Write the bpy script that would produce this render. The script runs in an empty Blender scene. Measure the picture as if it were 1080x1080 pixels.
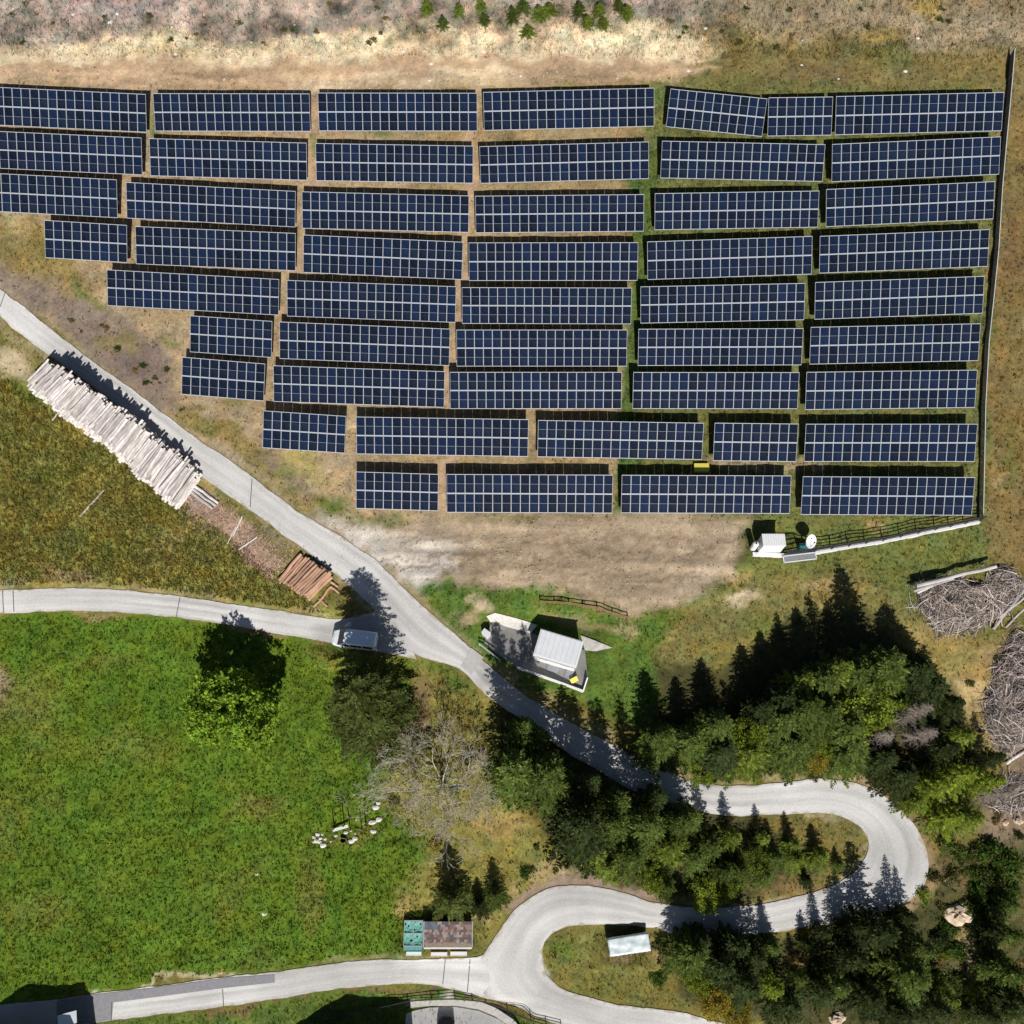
import bpy, math, random
import numpy as np
from mathutils import Vector, Matrix, Euler, noise as mnoise
random.seed(7); RNG = np.random.default_rng(11)
SC = bpy.context.scene; COL = SC.collection
PI = math.pi
# ------------------------------------------------------------------ hillside frame
ALPHA = math.radians(21.6); CA, SA, TA = math.cos(ALPHA), math.sin(ALPHA), math.tan(ALPHA)
DIST = 100.0; F = 9.6                       # drone distance to the slope (m), photo pixels per metre on it
def S2W(u, v, n=0.0): return Vector((u, v*CA - n*SA, v*SA + n*CA))
BENCH = []                                  # levelled spots on the slope
def bench(px, py, hu, hv, fade): BENCH.append(((px-540)/F, (540-py)/F, hu, hv, fade))
bench(374, 675, 3.4, 1.5, 2.0); bench(574, 692, 5.4, 2.8, 2.5); bench(812, 576, 2.8, 1.4, 1.5)
bench(664, 1000, 3.0, 1.5, 1.4); bench(462, 988, 4.2, 1.7, 1.4); bench(492, 1088, 6.0, 2.2, 1.6)
def Garr(u, v):
    u = np.asarray(u, float); v = np.asarray(v, float); tot = np.zeros_like(u); ws = np.zeros_like(u)
    for (u0, v0, hu, hv, fd) in BENCH:
        d = np.hypot(np.maximum(np.abs(u-u0)-hu, 0), np.maximum(np.abs(v-v0)-hv, 0))
        w = np.clip(1-d/fd, 0, 1); w = w*w*(3-2*w)
        tot += -TA*(v-v0)*w; ws += w
    return tot/np.maximum(1, ws)
def G(u, v): return float(Garr(np.array([u]), np.array([v]))[0])
def gp(u, v, up=0.0, n=0.0):
    w = S2W(u, v, G(u, v)+n); w.z += up; return w
def foot(px, py, h=0.0):                    # ground position of something whose point at height h shows at (px,py) in the photo
    k = 1 - h*CA/DIST
    return (px-540)/F*k, (540-py)/F*k - h*SA
SLOPE = Matrix.Rotation(ALPHA, 4, 'X')
def slope_euler(yaw=0.0, extra=None):
    m = SLOPE @ Matrix.Rotation(yaw, 4, 'Z')
    if extra is not None: m = m @ extra
    return m.to_euler()
# ------------------------------------------------------------------ object helpers
def tag(o, label=None, cat=None, group=None, kind=None):
    if label: o['label'] = label
    if cat: o['category'] = cat
    if group: o['group'] = group
    if kind: o['kind'] = kind
    return o
def thing(name, label, cat, loc, rot=(0, 0, 0), group=None):
    o = bpy.data.objects.new(name, None); COL.objects.link(o)
    o.empty_display_size = .3; o.location = loc; o.rotation_euler = rot
    return tag(o, label, cat, group)
def link(name, me, parent=None, loc=(0, 0, 0), rot=(0, 0, 0), scale=(1, 1, 1)):
    o = bpy.data.objects.new(name, me); COL.objects.link(o)
    o.location = loc; o.rotation_euler = rot; o.scale = scale
    if parent: o.parent = parent
    return o
class MB:
    def __init__(s): s.v = []; s.f = []; s.m = []; s.c = []; s.mi = 0; s.col = (1, 1, 1)
    def add(s, vs, fs):
        b = len(s.v); s.v.extend([tuple(x) for x in vs]); s.c.extend([s.col]*len(vs))
        for f in fs: s.f.append(tuple(b+i for i in f)); s.m.append(s.mi)
    def box(s, c, d, rot=None):
        x, y, z = d[0]/2, d[1]/2, d[2]/2
        vs = [Vector((i*x, j*y, k*z)) for i in (-1, 1) for j in (-1, 1) for k in (-1, 1)]
        if rot is not None: vs = [rot @ p for p in vs]
        vs = [p+Vector(c) for p in vs]
        s.add(vs, [(0, 1, 3, 2), (4, 6, 7, 5), (0, 4, 5, 1), (2, 3, 7, 6), (0, 2, 6, 4), (1, 5, 7, 3)])
    def bar(s, a, b, w, h=None):
        a = Vector(a); b = Vector(b); d = b-a; L = d.length
        if L < 1e-6: return
        s.box((a+b)/2, (L, w, h or w), d.to_track_quat('X', 'Z').to_matrix())
    def tube(s, pts, rad, n=6, cap=True):
        pts = [Vector(p) for p in pts]; vs = []; k = len(pts)
        for i, p in enumerate(pts):
            d = (pts[min(i+1, k-1)]-pts[max(i-1, 0)])
            q = d.to_track_quat('Z', 'X') if d.length > 1e-9 else Euler((0, 0, 0)).to_quaternion()
            r = rad[i] if isinstance(rad, (list, tuple)) else rad
            for j in range(n):
                a = 2*PI*j/n; vs.append(p + q @ Vector((r*math.cos(a), r*math.sin(a), 0)))
        fs = [(i*n+j, i*n+(j+1) % n, (i+1)*n+(j+1) % n, (i+1)*n+j) for i in range(k-1) for j in range(n)]
        if cap: fs += [tuple(range(n-1, -1, -1)), tuple((k-1)*n+j for j in range(n))]
        s.add(vs, fs)
    def prism(s, poly, z0, z1):
        n = len(poly); vs = [(x, y, z0) for x, y in poly]+[(x, y, z1) for x, y in poly]
        fs = [(i, (i+1) % n, n+(i+1) % n, n+i) for i in range(n)]+[tuple(range(n-1, -1, -1)), tuple(range(n, 2*n))]
        s.add(vs, fs)
    def blob(s, c, r, seg=8, rings=5, jit=.15, seed=0):
        rr = random.Random(seed); vs = []; fs = []
        for i in range(rings+1):
            th = PI*i/rings
            for j in range(seg):
                ph = 2*PI*j/seg; k = 1+rr.uniform(-jit, jit)
                vs.append((c[0]+r[0]*k*math.sin(th)*math.cos(ph), c[1]+r[1]*k*math.sin(th)*math.sin(ph), c[2]+r[2]*k*math.cos(th)))
        for i in range(rings):
            for j in range(seg): fs.append((i*seg+j, (i+1)*seg+j, (i+1)*seg+(j+1) % seg, i*seg+(j+1) % seg))
        s.add(vs, fs)
    def mesh(s, name, mats, smooth=False, col=False):
        me = bpy.data.meshes.new(name); me.from_pydata(s.v, [], s.f)
        for m in (mats if isinstance(mats, (list, tuple)) else [mats]): me.materials.append(m)
        me.polygons.foreach_set('material_index', s.m)
        if smooth: me.polygons.foreach_set('use_smooth', [True]*len(s.f))
        if col:
            a = me.color_attributes.new('Col', 'FLOAT_COLOR', 'POINT')
            a.data.foreach_set('color', np.hstack([np.array(s.c, float), np.ones((len(s.c), 1))]).ravel())
        me.update(); return me
    def build(s, name, mats, parent=None, smooth=False, col=False, **k):
        return link(name, s.mesh(name, mats, smooth, col), parent, **k)
# ------------------------------------------------------------------ materials
def mat(name, col, rough=.8, noise=0, nscale=5, spec=.3, metal=0, objvar=0, bump=0, detail=6):
    m = bpy.data.materials.new(name); m.use_nodes = True; nt = m.node_tree; b = nt.nodes['Principled BSDF']
    b.inputs['Base Color'].default_value = (*col, 1); b.inputs['Roughness'].default_value = rough
    b.inputs['Specular IOR Level'].default_value = spec; b.inputs['Metallic'].default_value = metal
    N = nt.nodes.new; L = nt.links.new
    cur = None
    if noise or bump:
        tc = N('ShaderNodeTexCoord'); nz = N('ShaderNodeTexNoise'); nz.inputs['Scale'].default_value = nscale
        nz.inputs['Detail'].default_value = detail; nz.inputs['Roughness'].default_value = .65
        L(tc.outputs['Object'], nz.inputs['Vector'])
        if noise:
            mr = N('ShaderNodeMapRange'); mr.inputs['From Min'].default_value = .3; mr.inputs['From Max'].default_value = .7
            mr.inputs['To Min'].default_value = 1-noise; mr.inputs['To Max'].default_value = 1+noise
            L(nz.outputs['Fac'], mr.inputs['Value']); cur = mr.outputs['Result']
        if bump:
            bp = N('ShaderNodeBump'); bp.inputs['Strength'].default_value = bump; bp.inputs['Distance'].default_value = .05
            L(nz.outputs['Fac'], bp.inputs['Height']); L(bp.outputs['Normal'], b.inputs['Normal'])
    if objvar:
        oi = N('ShaderNodeObjectInfo'); mr = N('ShaderNodeMapRange')
        mr.inputs['To Min'].default_value = 1-objvar; mr.inputs['To Max'].default_value = 1+objvar
        L(oi.outputs['Random'], mr.inputs['Value'])
        if cur:
            mm = N('ShaderNodeMath'); mm.operation = 'MULTIPLY'; L(cur, mm.inputs[0]); L(mr.outputs['Result'], mm.inputs[1]); cur = mm.outputs[0]
        else: cur = mr.outputs['Result']
    if cur:
        vm = N('ShaderNodeVectorMath'); vm.operation = 'SCALE'; vm.inputs[0].default_value = col
        L(cur, vm.inputs['Scale']); L(vm.outputs['Vector'], b.inputs['Base Color'])
    return m
def leaf_mat(name, col, trans=.25, var=.22):
    m = bpy.data.materials.new(name); m.use_nodes = True; nt = m.node_tree; N = nt.nodes.new; L = nt.links.new
    nt.nodes.remove(nt.nodes['Principled BSDF']); out = nt.nodes['Material Output']
    at = N('ShaderNodeAttribute'); at.attribute_name = 'Col'
    oi = N('ShaderNodeObjectInfo'); mr = N('ShaderNodeMapRange')
    mr.inputs['To Min'].default_value = 1-var; mr.inputs['To Max'].default_value = 1+var
    L(oi.outputs['Random'], mr.inputs['Value'])
    v1 = N('ShaderNodeVectorMath'); v1.operation = 'MULTIPLY'; v1.inputs[1].default_value = col; L(at.outputs['Color'], v1.inputs[0])
    v2 = N('ShaderNodeVectorMath'); v2.operation = 'SCALE'; L(v1.outputs['Vector'], v2.inputs[0]); L(mr.outputs['Result'], v2.inputs['Scale'])
    d = N('ShaderNodeBsdfDiffuse'); t = N('ShaderNodeBsdfTranslucent'); mx = N('ShaderNodeMixShader'); mx.inputs[0].default_value = trans
    L(v2.outputs['Vector'], d.inputs['Color']); L(v2.outputs['Vector'], t.inputs['Color'])
    L(d.outputs[0], mx.inputs[1]); L(t.outputs[0], mx.inputs[2]); L(mx.outputs[0], out.inputs['Surface'])
    return m
M = {}
M['alu'] = mat('aluminium', (.43, .46, .51), .45, spec=.4)
M['steel'] = mat('galvanised_steel', (.42, .43, .44), .5, .15, 4)
M['darksteel'] = mat('dark_steel', (.04, .042, .045), .55)
M['white'] = mat('white_paint', (.78, .79, .80), .5, .05, 2)
M['roofwhite'] = mat('pale_roof_sheet', (.72, .75, .78), .5, .06, 1.2)
M['concrete'] = mat('concrete', (.55, .53, .50), .9, .18, 2.5, bump=.3)
M['grey'] = mat('grey_sheet', (.28, .29, .31), .6, .1, 3)
M['teal'] = mat('teal_net', (.12, .36, .31), .6, .3, 6)
M['tealdark'] = mat('teal_cabinet', (.05, .19, .19), .6)
M['yellow'] = mat('yellow_panel', (.70, .62, .10), .6)
M['wood'] = mat('weathered_wood', (.30, .24, .18), .9, .25, 4)
M['brownwood'] = mat('brown_timber', (.28, .16, .09), .9, .25, 4)
M['plaster'] = mat('plaster_wall', (.62, .58, .52), .9, .08, 1)
M['logpale'] = mat('grey_peeled_log', (.50, .468, .455), .9, .38, 3.2, objvar=.34, bump=.5)
M['logend'] = mat('log_cut_end', (.60, .46, .36), .9, .15, 5, objvar=.15)
M['logred'] = mat('fresh_spruce_log', (.37, .225, .155), .9, .3, 4, objvar=.25, bump=.4)
M['bark'] = mat('bark', (.13, .095, .07), .95, .3, 6, bump=.6)
M['greybark'] = mat('pale_grey_bark', (.46, .43, .37), .95, .25, 6)
M['deadtwig'] = mat('dead_grey_wood', (.30, .25, .22), .95, .25, 5, objvar=.15)
M['brush'] = mat('brushwood', (.34, .29, .27), .95, .35, 2.5)
M['stone'] = mat('pale_limestone', (.62, .60, .55), .9, .12, 4, objvar=.12, bump=.5)
M['rock'] = mat('buff_rock', (.58, .46, .34), .95, .25, 2.5, bump=.7)
M['glassdark'] = mat('dark_glass', (.010, .012, .015), .06, spec=.3)
M['vanpaint'] = mat('pale_blue_white_paint', (.80, .87, .92), .25, spec=.6)
M['carpaint'] = mat('dark_car_paint', (.012, .013, .017), .25, spec=.5)
M['rubber'] = mat('tyre_rubber', (.02, .02, .02), .9)
M['tarp'] = mat('pale_tarp', (.60, .68, .70), .5, .08, 1.5, spec=.4)
M['redlight'] = mat('red_lens', (.35, .02, .02), .3)
M['lens'] = mat('clear_lens', (.7, .7, .7), .2)
M['rooftile'] = mat('dark_roof_tile', (.16, .09, .07), .8, .2, 3)
M['blackwell'] = mat('black_hole', (.015, .014, .012), .9)
# solar glass
def glass():
    m = bpy.data.materials.new('solar_glass'); m.use_nodes = True; nt = m.node_tree; N = nt.nodes.new; L = nt.links.new
    b = nt.nodes['Principled BSDF']; b.inputs['Roughness'].default_value = .09; b.inputs['Specular IOR Level'].default_value = .45
    tc = N('ShaderNodeTexCoord'); br = N('ShaderNodeTexBrick'); br.offset = 0; br.squash = 1
    br.inputs['Color1'].default_value = (.0045, .0085, .0205, 1); br.inputs['Color2'].default_value = (.0060, .0120, .030, 1)
    br.inputs['Mortar'].default_value = (.012, .019, .038, 1); br.inputs['Scale'].default_value = 1
    br.inputs['Mortar Size'].default_value = .006; br.inputs['Brick Width'].default_value = .155; br.inputs['Row Height'].default_value = .16
    L(tc.outputs['Object'], br.inputs['Vector'])
    oi = N('ShaderNodeObjectInfo'); mr = N('ShaderNodeMapRange'); mr.inputs['To Min'].default_value = .7; mr.inputs['To Max'].default_value = 1.3
    L(oi.outputs['Random'], mr.inputs['Value'])
    vm = N('ShaderNodeVectorMath'); vm.operation = 'SCALE'; L(br.outputs['Color'], vm.inputs[0]); L(mr.outputs['Result'], vm.inputs['Scale'])
    hx = N('ShaderNodeMix'); hx.data_type = 'RGBA'; mr2 = N('ShaderNodeMapRange'); mr2.inputs['From Min'].default_value = .55; mr2.inputs['From Max'].default_value = 1; mr2.inputs['To Max'].default_value = .55
    fr = N('ShaderNodeMath'); fr.operation = 'FRACT'; m7 = N('ShaderNodeMath'); m7.operation = 'MULTIPLY'; m7.inputs[1].default_value = 7.31; L(oi.outputs['Random'], m7.inputs[0]); L(m7.outputs[0], fr.inputs[0]); L(fr.outputs[0], mr2.inputs['Value'])
    L(mr2.outputs['Result'], hx.inputs['Factor']); L(vm.outputs['Vector'], hx.inputs['A']); hx.inputs['B'].default_value = (.006, .018, .058, 1)
    dn = N('ShaderNodeTexNoise'); dn.inputs['Scale'].default_value = 1.3; dn.inputs['Detail'].default_value = 5; L(tc.outputs['Object'], dn.inputs['Vector'])
    dm = N('ShaderNodeMapRange'); dm.inputs['From Min'].default_value = .45; dm.inputs['From Max'].default_value = .8; dm.inputs['To Max'].default_value = .12; L(dn.outputs['Fac'], dm.inputs['Value'])
    dx = N('ShaderNodeMix'); dx.data_type = 'RGBA'; L(dm.outputs['Result'], dx.inputs['Factor']); L(hx.outputs['Result'], dx.inputs['A']); dx.inputs['B'].default_value = (.10, .10, .09, 1)
    L(dx.outputs['Result'], b.inputs['Base Color']); return m
M['glass'] = glass()
# ------------------------------------------------------------------ numpy noise
def vnoise(x, y, scale, seed):
    r = np.random.default_rng(seed); T = r.random((256, 256))
    X = x/scale+1000.37; Y = y/scale+1000.71; i = np.floor(X).astype(int); j = np.floor(Y).astype(int); fx = X-i; fy = Y-j
    fx = fx*fx*(3-2*fx); fy = fy*fy*(3-2*fy); i &= 255; j &= 255; i1 = (i+1) & 255; j1 = (j+1) & 255
    return (T[i, j]*(1-fx)+T[i1, j]*fx)*(1-fy)+(T[i, j1]*(1-fx)+T[i1, j1]*fx)*fy
def fbm(x, y, scale, seed, o=4):
    t = 0; a = 1; n = 0
    for k in range(o): t = t+a*vnoise(x, y, scale/2**k, seed+k); n += a; a *= .55
    return t/n
def sdist(X, Y, poly):                       # signed distance to a polygon in photo pixels, negative inside
    P = np.array(poly, float); n = len(P); d = np.full(X.shape, 1e9); ins = np.zeros(X.shape, bool)
    for i in range(n):
        a = P[i]; b = P[(i+1) % n]; e = b-a; wx = X-a[0]; wy = Y-a[1]
        t = np.clip((wx*e[0]+wy*e[1])/max(e@e, 1e-9), 0, 1); d = np.minimum(d, np.hypot(wx-t*e[0], wy-t*e[1]))
        c = ((a[1] > Y) != (b[1] > Y)); xx = (b[0]-a[0])*(Y-a[1])/((b[1]-a[1]) if abs(b[1]-a[1]) > 1e-9 else 1e-9)+a[0]
        ins ^= c & (X < xx)
    return np.where(ins, -d, d)
# ------------------------------------------------------------------ roads
ROAD_R = [(-90, 236), (0, 304), (36.7, 333), (70, 360), (100, 383), (143, 413), (187, 447), (233, 480), (267, 503), (310, 537), (360, 566), (385, 582), (410, 603), (443, 637), (470, 660), (493, 680), (510, 697), (527, 710), (560, 737), (593, 757), (627, 775), (660, 793), (690, 808), (722, 822), (760, 829), (795, 828), (830, 824), (868, 821), (903, 824), (932, 837), (957, 859), (975, 886), (982, 912), (977, 935), (958, 953), (922, 965), (880, 973), (830, 982), (770, 987), (722, 986), (685, 980), (640, 975), (600, 976), (583, 982), (573, 995), (571, 1010), (575, 1027), (587, 1040), (607, 1048), (643, 1058), (677, 1063), (720, 1067), (755, 1078), (820, 1090), (900, 1110)]
ROAD_L = [(-90, 264), (0, 333), (20, 352), (53, 375), (85, 398), (128, 431), (170, 468), (210, 500), (233, 518), (263, 537), (317, 577), (350, 602), (372, 620), (400, 650), (433, 690), (460, 698), (483, 703), (500, 720), (517, 737), (547, 757), (587, 787), (627, 810), (655, 828), (700, 848), (740, 857), (780, 861), (820, 859), (860, 857), (888, 860), (908, 872), (917, 886), (915, 902), (903, 919), (880, 934), (850, 944), (815, 952), (770, 957), (730, 957), (693, 953), (660, 942), (627, 935), (600, 932), (573, 937), (557, 947), (540, 960), (527, 980), (517, 998), (503, 1012), (499, 1030), (508, 1052), (540, 1065), (577, 1076), (600, 1084), (660, 1104), (720, 1110), (800, 1130), (900, 1140)]
SIDE_T = [(-90, 622), (0, 623), (27, 621), (67, 620), (117, 621), (167, 626), (217, 633), (267, 640), (317, 648), (353, 655), (385, 648), (412, 640)]
SIDE_B = [(-90, 648), (0, 647), (30, 645.5), (67, 644), (117, 645), (167, 649), (233, 657), (283, 667), (347, 677), (370, 681.5), (405, 687), (440, 696)]
LOW_T = [(-90, 1066), (0, 1060), (60, 1054), (97, 1048), (167, 1040), (240, 1030), (290, 1026), (360, 1015), (427, 1009.5), (470, 1008), (503, 1006), (540, 1002)]
LOW_B = [(-90, 1104), (0, 1092), (60, 1085), (100, 1079), (167, 1070), (233, 1062), (300, 1052), (360, 1042), (427, 1037), (467, 1040), (503, 1051), (545, 1062)]
def paired(R, L, per):                       # match the two edges of a road to each other (dynamic time warping), then resample
    def dense(P):
        P = np.array(P, float); d = np.r_[0, np.cumsum(np.hypot(*np.diff(P, axis=0).T))]; t = np.linspace(0, d[-1], int(d[-1]/6)+1)
        return np.stack([np.interp(t, d, P[:, k]) for k in (0, 1)], 1)
    R = dense(R); L = dense(L); D = np.hypot(R[:, None, 0]-L[None, :, 0], R[:, None, 1]-L[None, :, 1])**2; n, m = D.shape; A = np.full((n, m), 1e18); A[0, 0] = D[0, 0]
    for i in range(n):
        for j in range(m):
            if i or j: A[i, j] = D[i, j]+min(A[i-1, j]+D[i, j]*.3 if i else 1e18, A[i, j-1]+D[i, j]*.3 if j else 1e18, A[i-1, j-1] if i and j else 1e18)
    i, j = n-1, m-1; path = [(i, j)]
    while i or j:
        o = [(A[i-1, j-1], i-1, j-1) if i and j else (1e19, 0, 0), (A[i-1, j], i-1, j) if i else (1e19, 0, 0), (A[i, j-1], i, j-1) if j else (1e19, 0, 0)]
        _, i, j = min(o); path.append((i, j))
    path = np.array(path[::-1]); pr = R[path[:, 0]]; pl = L[path[:, 1]]; mid = (pr+pl)/2
    d = np.r_[0, np.cumsum(np.hypot(*np.diff(mid, axis=0).T)+1e-3)]; n = int(d[-1]/per); t = np.linspace(0, d[-1], n)
    r = np.stack([np.interp(t, d, pr[:, k]) for k in (0, 1)], 1); l = np.stack([np.interp(t, d, pl[:, k]) for k in (0, 1)], 1)
    for _ in range(14):
        for a in (r, l): a[1:-1] = .25*a[:-2]+.5*a[1:-1]+.25*a[2:]
    return r, l
def road_mat():
    m = bpy.data.materials.new('worn_road'); m.use_nodes = True; nt = m.node_tree; N = nt.nodes.new; L = nt.links.new
    b = nt.nodes['Principled BSDF']; b.inputs['Roughness'].default_value = .88; b.inputs['Specular IOR Level'].default_value = .2
    uv = N('ShaderNodeUVMap'); sx = N('ShaderNodeSeparateXYZ'); L(uv.outputs[0], sx.inputs[0])
    tc = N('ShaderNodeTexCoord')
    def nz(scale, vec, detail=5):
        n = N('ShaderNodeTexNoise'); n.inputs['Scale'].default_value = scale; n.inputs['Detail'].default_value = detail; L(vec, n.inputs['Vector']); return n.outputs['Fac']
    mp = N('ShaderNodeMapping'); mp.inputs['Scale'].default_value = (5, .05, 1); L(uv.outputs[0], mp.inputs['Vector'])
    streak = nz(1.0, mp.outputs[0], 6); big = nz(.12, tc.outputs['Object'], 3); fine = nz(6, tc.outputs['Object'], 8)
    def mrange(x, a, bb, lo, hi):
        q = N('ShaderNodeMapRange'); q.inputs['From Min'].default_value = a; q.inputs['From Max'].default_value = bb
        q.inputs['To Min'].default_value = lo; q.inputs['To Max'].default_value = hi; L(x, q.inputs['Value']); return q.outputs['Result']
    def mul(a, c):
        q = N('ShaderNodeMath'); q.operation = 'MULTIPLY'; L(a, q.inputs[0]); L(c, q.inputs[1]); return q.outputs[0]
    v = mul(mul(mrange(streak, .3, .7, .80, 1.12), mrange(big, .3, .7, .80, 1.14)), mrange(fine, .3, .7, .9, 1.1))
    vm = N('ShaderNodeVectorMath'); vm.operation = 'SCALE'; vm.inputs[0].default_value = (.485, .48, .475); L(v, vm.inputs['Scale'])
    wv = N('ShaderNodeMath'); wv.operation = 'COSINE'; w0 = N('ShaderNodeMath'); w0.operation = 'MULTIPLY'; w0.inputs[1].default_value = 15.7; L(sx.outputs['X'], w0.inputs[0]); L(w0.outputs[0], wv.inputs[0])
    v = mul(v, mrange(wv.outputs[0], -1, 1, .95, 1.05)); L(v, vm.inputs['Scale'])
    crk = N('ShaderNodeTexVoronoi'); crk.feature = 'DISTANCE_TO_EDGE'; crk.inputs['Scale'].default_value = .22; wn = N('ShaderNodeVectorMath'); wn.operation = 'ADD'; nv = N('ShaderNodeTexNoise'); nv.inputs['Scale'].default_value = .8; nv.inputs['Detail'].default_value = 6; L(tc.outputs['Object'], nv.inputs['Vector']); L(tc.outputs['Object'], wn.inputs[0]); L(nv.outputs['Color'], wn.inputs[1]); L(wn.outputs['Vector'], crk.inputs['Vector'])
    v = mul(v, mrange(crk.outputs['Distance'], .0, .006, .90, 1.0)); L(v, vm.inputs['Scale'])
    # dusty, leaf-strewn edges
    ab = N('ShaderNodeMath'); ab.operation = 'SUBTRACT'; ab.inputs[1].default_value = .5; L(sx.outputs['X'], ab.inputs[0])
    a2 = N('ShaderNodeMath'); a2.operation = 'ABSOLUTE'; L(ab.outputs[0], a2.inputs[0])
    ad = N('ShaderNodeMath'); ad.operation = 'ADD'; L(a2.outputs[0], ad.inputs[0]); L(mrange(nz(1.3, tc.outputs['Object'], 6), .3, .7, -.07, .07), ad.inputs[1])
    mx = N('ShaderNodeMix'); mx.data_type = 'RGBA'; L(mrange(ad.outputs[0], .45, .51, 0, .75), mx.inputs['Factor'])
    L(vm.outputs['Vector'], mx.inputs['A']); mx.inputs['B'].default_value = (.30, .25, .18, 1)
    L(mx.outputs['Result'], b.inputs['Base Color'])
    bp = N('ShaderNodeBump'); bp.inputs['Strength'].default_value = .25; bp.inputs['Distance'].default_value = .03; L(fine, bp.inputs['Height']); L(bp.outputs[0], b.inputs['Normal'])
    return m
M['road'] = road_mat()
ROADPOLY = []
def ribbon(name, R, L, n0, nc=10):
    r, l = paired(R, L, 3.0); ROADPOLY.append(np.vstack([r[::3], l[::-1][::3]])); n = len(r)
    for sd, (e_, o_) in enumerate(((r, l), (l, r))):
        jj = (fbm(e_[:, 0], e_[:, 1], 16, 400+sd, 3)-.5)*2.8; dd = e_-o_; e_ += dd/np.hypot(dd[:, 0], dd[:, 1])[:, None]*jj[:, None]
    t = np.linspace(0, 1, nc+1)[None, :, None]; P = r[:, None, :]*(1-t)+l[:, None, :]*t
    u = (P[..., 0]-540)/F; v = (540-P[..., 1])/F; nn = Garr(u, v)+n0
    crown = .03*(1-(2*np.linspace(0, 1, nc+1)-1)**2)[None, :]; nn = nn+crown
    V = np.stack([u, v*CA-nn*SA, v*SA+nn*CA], -1).reshape(-1, 3)
    fs = [(i*(nc+1)+j, (i+1)*(nc+1)+j, (i+1)*(nc+1)+j+1, i*(nc+1)+j+1) for i in range(n-1) for j in range(nc)]
    me = bpy.data.meshes.new(name); me.from_pydata(V.tolist(), [], fs); me.materials.append(M['road'])
    dl = np.r_[0, np.cumsum(np.hypot(*np.diff((r+l)/2, axis=0).T))]/F
    uvs = np.stack([np.broadcast_to(np.linspace(0, 1, nc+1)[None], (n, nc+1)), np.broadcast_to(dl[:, None], (n, nc+1))], -1).reshape(-1, 2)
    lay = me.uv_layers.new(name='UVMap'); li = np.zeros(len(me.loops), int); me.loops.foreach_get('vertex_index', li)
    lay.data.foreach_set('uv', uvs[li].ravel()); me.polygons.foreach_set('use_smooth', [True]*len(fs))
    o = link(name, me); o['kind'] = 'structure'
    me.update()
    # faces must look up
    if me.polygons[0].normal.z < 0: me.flip_normals()
    return o
ribbon('road', ROAD_R, ROAD_L, .030)
ribbon('side_road', SIDE_T, SIDE_B, .022)
ribbon('lower_road', LOW_T, LOW_B, .018)
def sheet(name, poly, m, n0, kind='structure', sub=1.2):
    P = np.array(poly, float); x0, y0 = P.min(0); x1, y1 = P.max(0)
    import bmesh
    bm = bmesh.new(); vs = [bm.verts.new(((a-540)/F, (540-b)/F, 0)) for a, b in poly]; bm.faces.new(vs)
    for ax, lo, hi in ((0, (x0-540)/F, (x1-540)/F), (1, (540-y1)/F, (540-y0)/F)):
        k = int((hi-lo)/sub)
        for i in range(1, k+1):
            co = [0, 0, 0]; co[ax] = lo+(hi-lo)*i/(k+1); no = [0, 0, 0]; no[ax] = 1
            bmesh.ops.bisect_plane(bm, geom=bm.verts[:]+bm.edges[:]+bm.faces[:], plane_co=co, plane_no=no)
    bm.normal_update()
    if bm.faces and sum(f.normal.z for f in bm.faces) < 0: bmesh.ops.reverse_faces(bm, faces=bm.faces[:])
    for q in bm.verts: q.co = S2W(q.co.x, q.co.y, G(q.co.x, q.co.y)+n0)
    me = bpy.data.meshes.new(name); bm.to_mesh(me); bm.free(); me.materials.append(m)
    o = link(name, me); o['kind'] = kind; return o
M['asphalt'] = mat('asphalt_patch', (.20, .20, .215), .9, .15, 3, bump=.2)
M['asphaltpad'] = mat('asphalt_pad', (.23, .225, .22), .9, .22, 1.2, bump=.3)
M['joint'] = mat('road_joint', (.09, .085, .08), .9)
sheet('asphalt_patch', [(60, 1055.5), (97, 1049), (167, 1041), (240, 1031), (290, 1027.5), (290, 1036), (235, 1042), (120, 1057), (118, 1075.5), (100, 1078), (60, 1083)], M['asphalt'], .058)
sheet('asphalt_patch', [(497, 683), (510, 693), (497, 712), (486, 702)], mat('grey_patch', (.36, .355, .35), .9, .1, 3), .074, sub=.6)
for (a, b) in [((14, 622), (15, 645)), ((3, 623), (4, 646)), ((190, 630), (186, 651)), ((6, 308), (-3, 333)), ((266, 505), (264, 535)), ((470, 1009), (467, 1038)), ((496, 1009), (493, 1046)), ((235, 1043), (236, 1061)), ((118, 1057), (117.5, 1076))]:
    d = .42; sheet('road_joint', [(a[0]-d, a[1]), (a[0]+d, a[1]), (b[0]+d, b[1]), (b[0]-d, b[1])], M['joint'], .066, sub=.45)
sheet('asphalt_pad', [(523, 655), (538, 663), (562, 669.5), (617, 686), (619, 713), (614, 727), (545, 703), (510, 680), (517, 660)], M['asphaltpad'], .05)
sheet('concrete_apron', [(513, 650), (522, 646.5), (545, 653), (567, 660.5), (560, 669), (538, 663.5), (517, 657)], M['concrete'], .09)
sheet('concrete_apron', [(613, 671), (630, 677), (646, 683), (628, 687), (617, 686)], M['concrete'], .09)
sheet('parking_terrace', [(428, 1071), (452, 1067), (480, 1066.5), (505, 1070), (525, 1077), (545, 1088), (560, 1110), (425, 1110)], mat('terrace_concrete', (.40, .40, .40), .9, .12, 1.5, bump=.2), .05)
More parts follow.
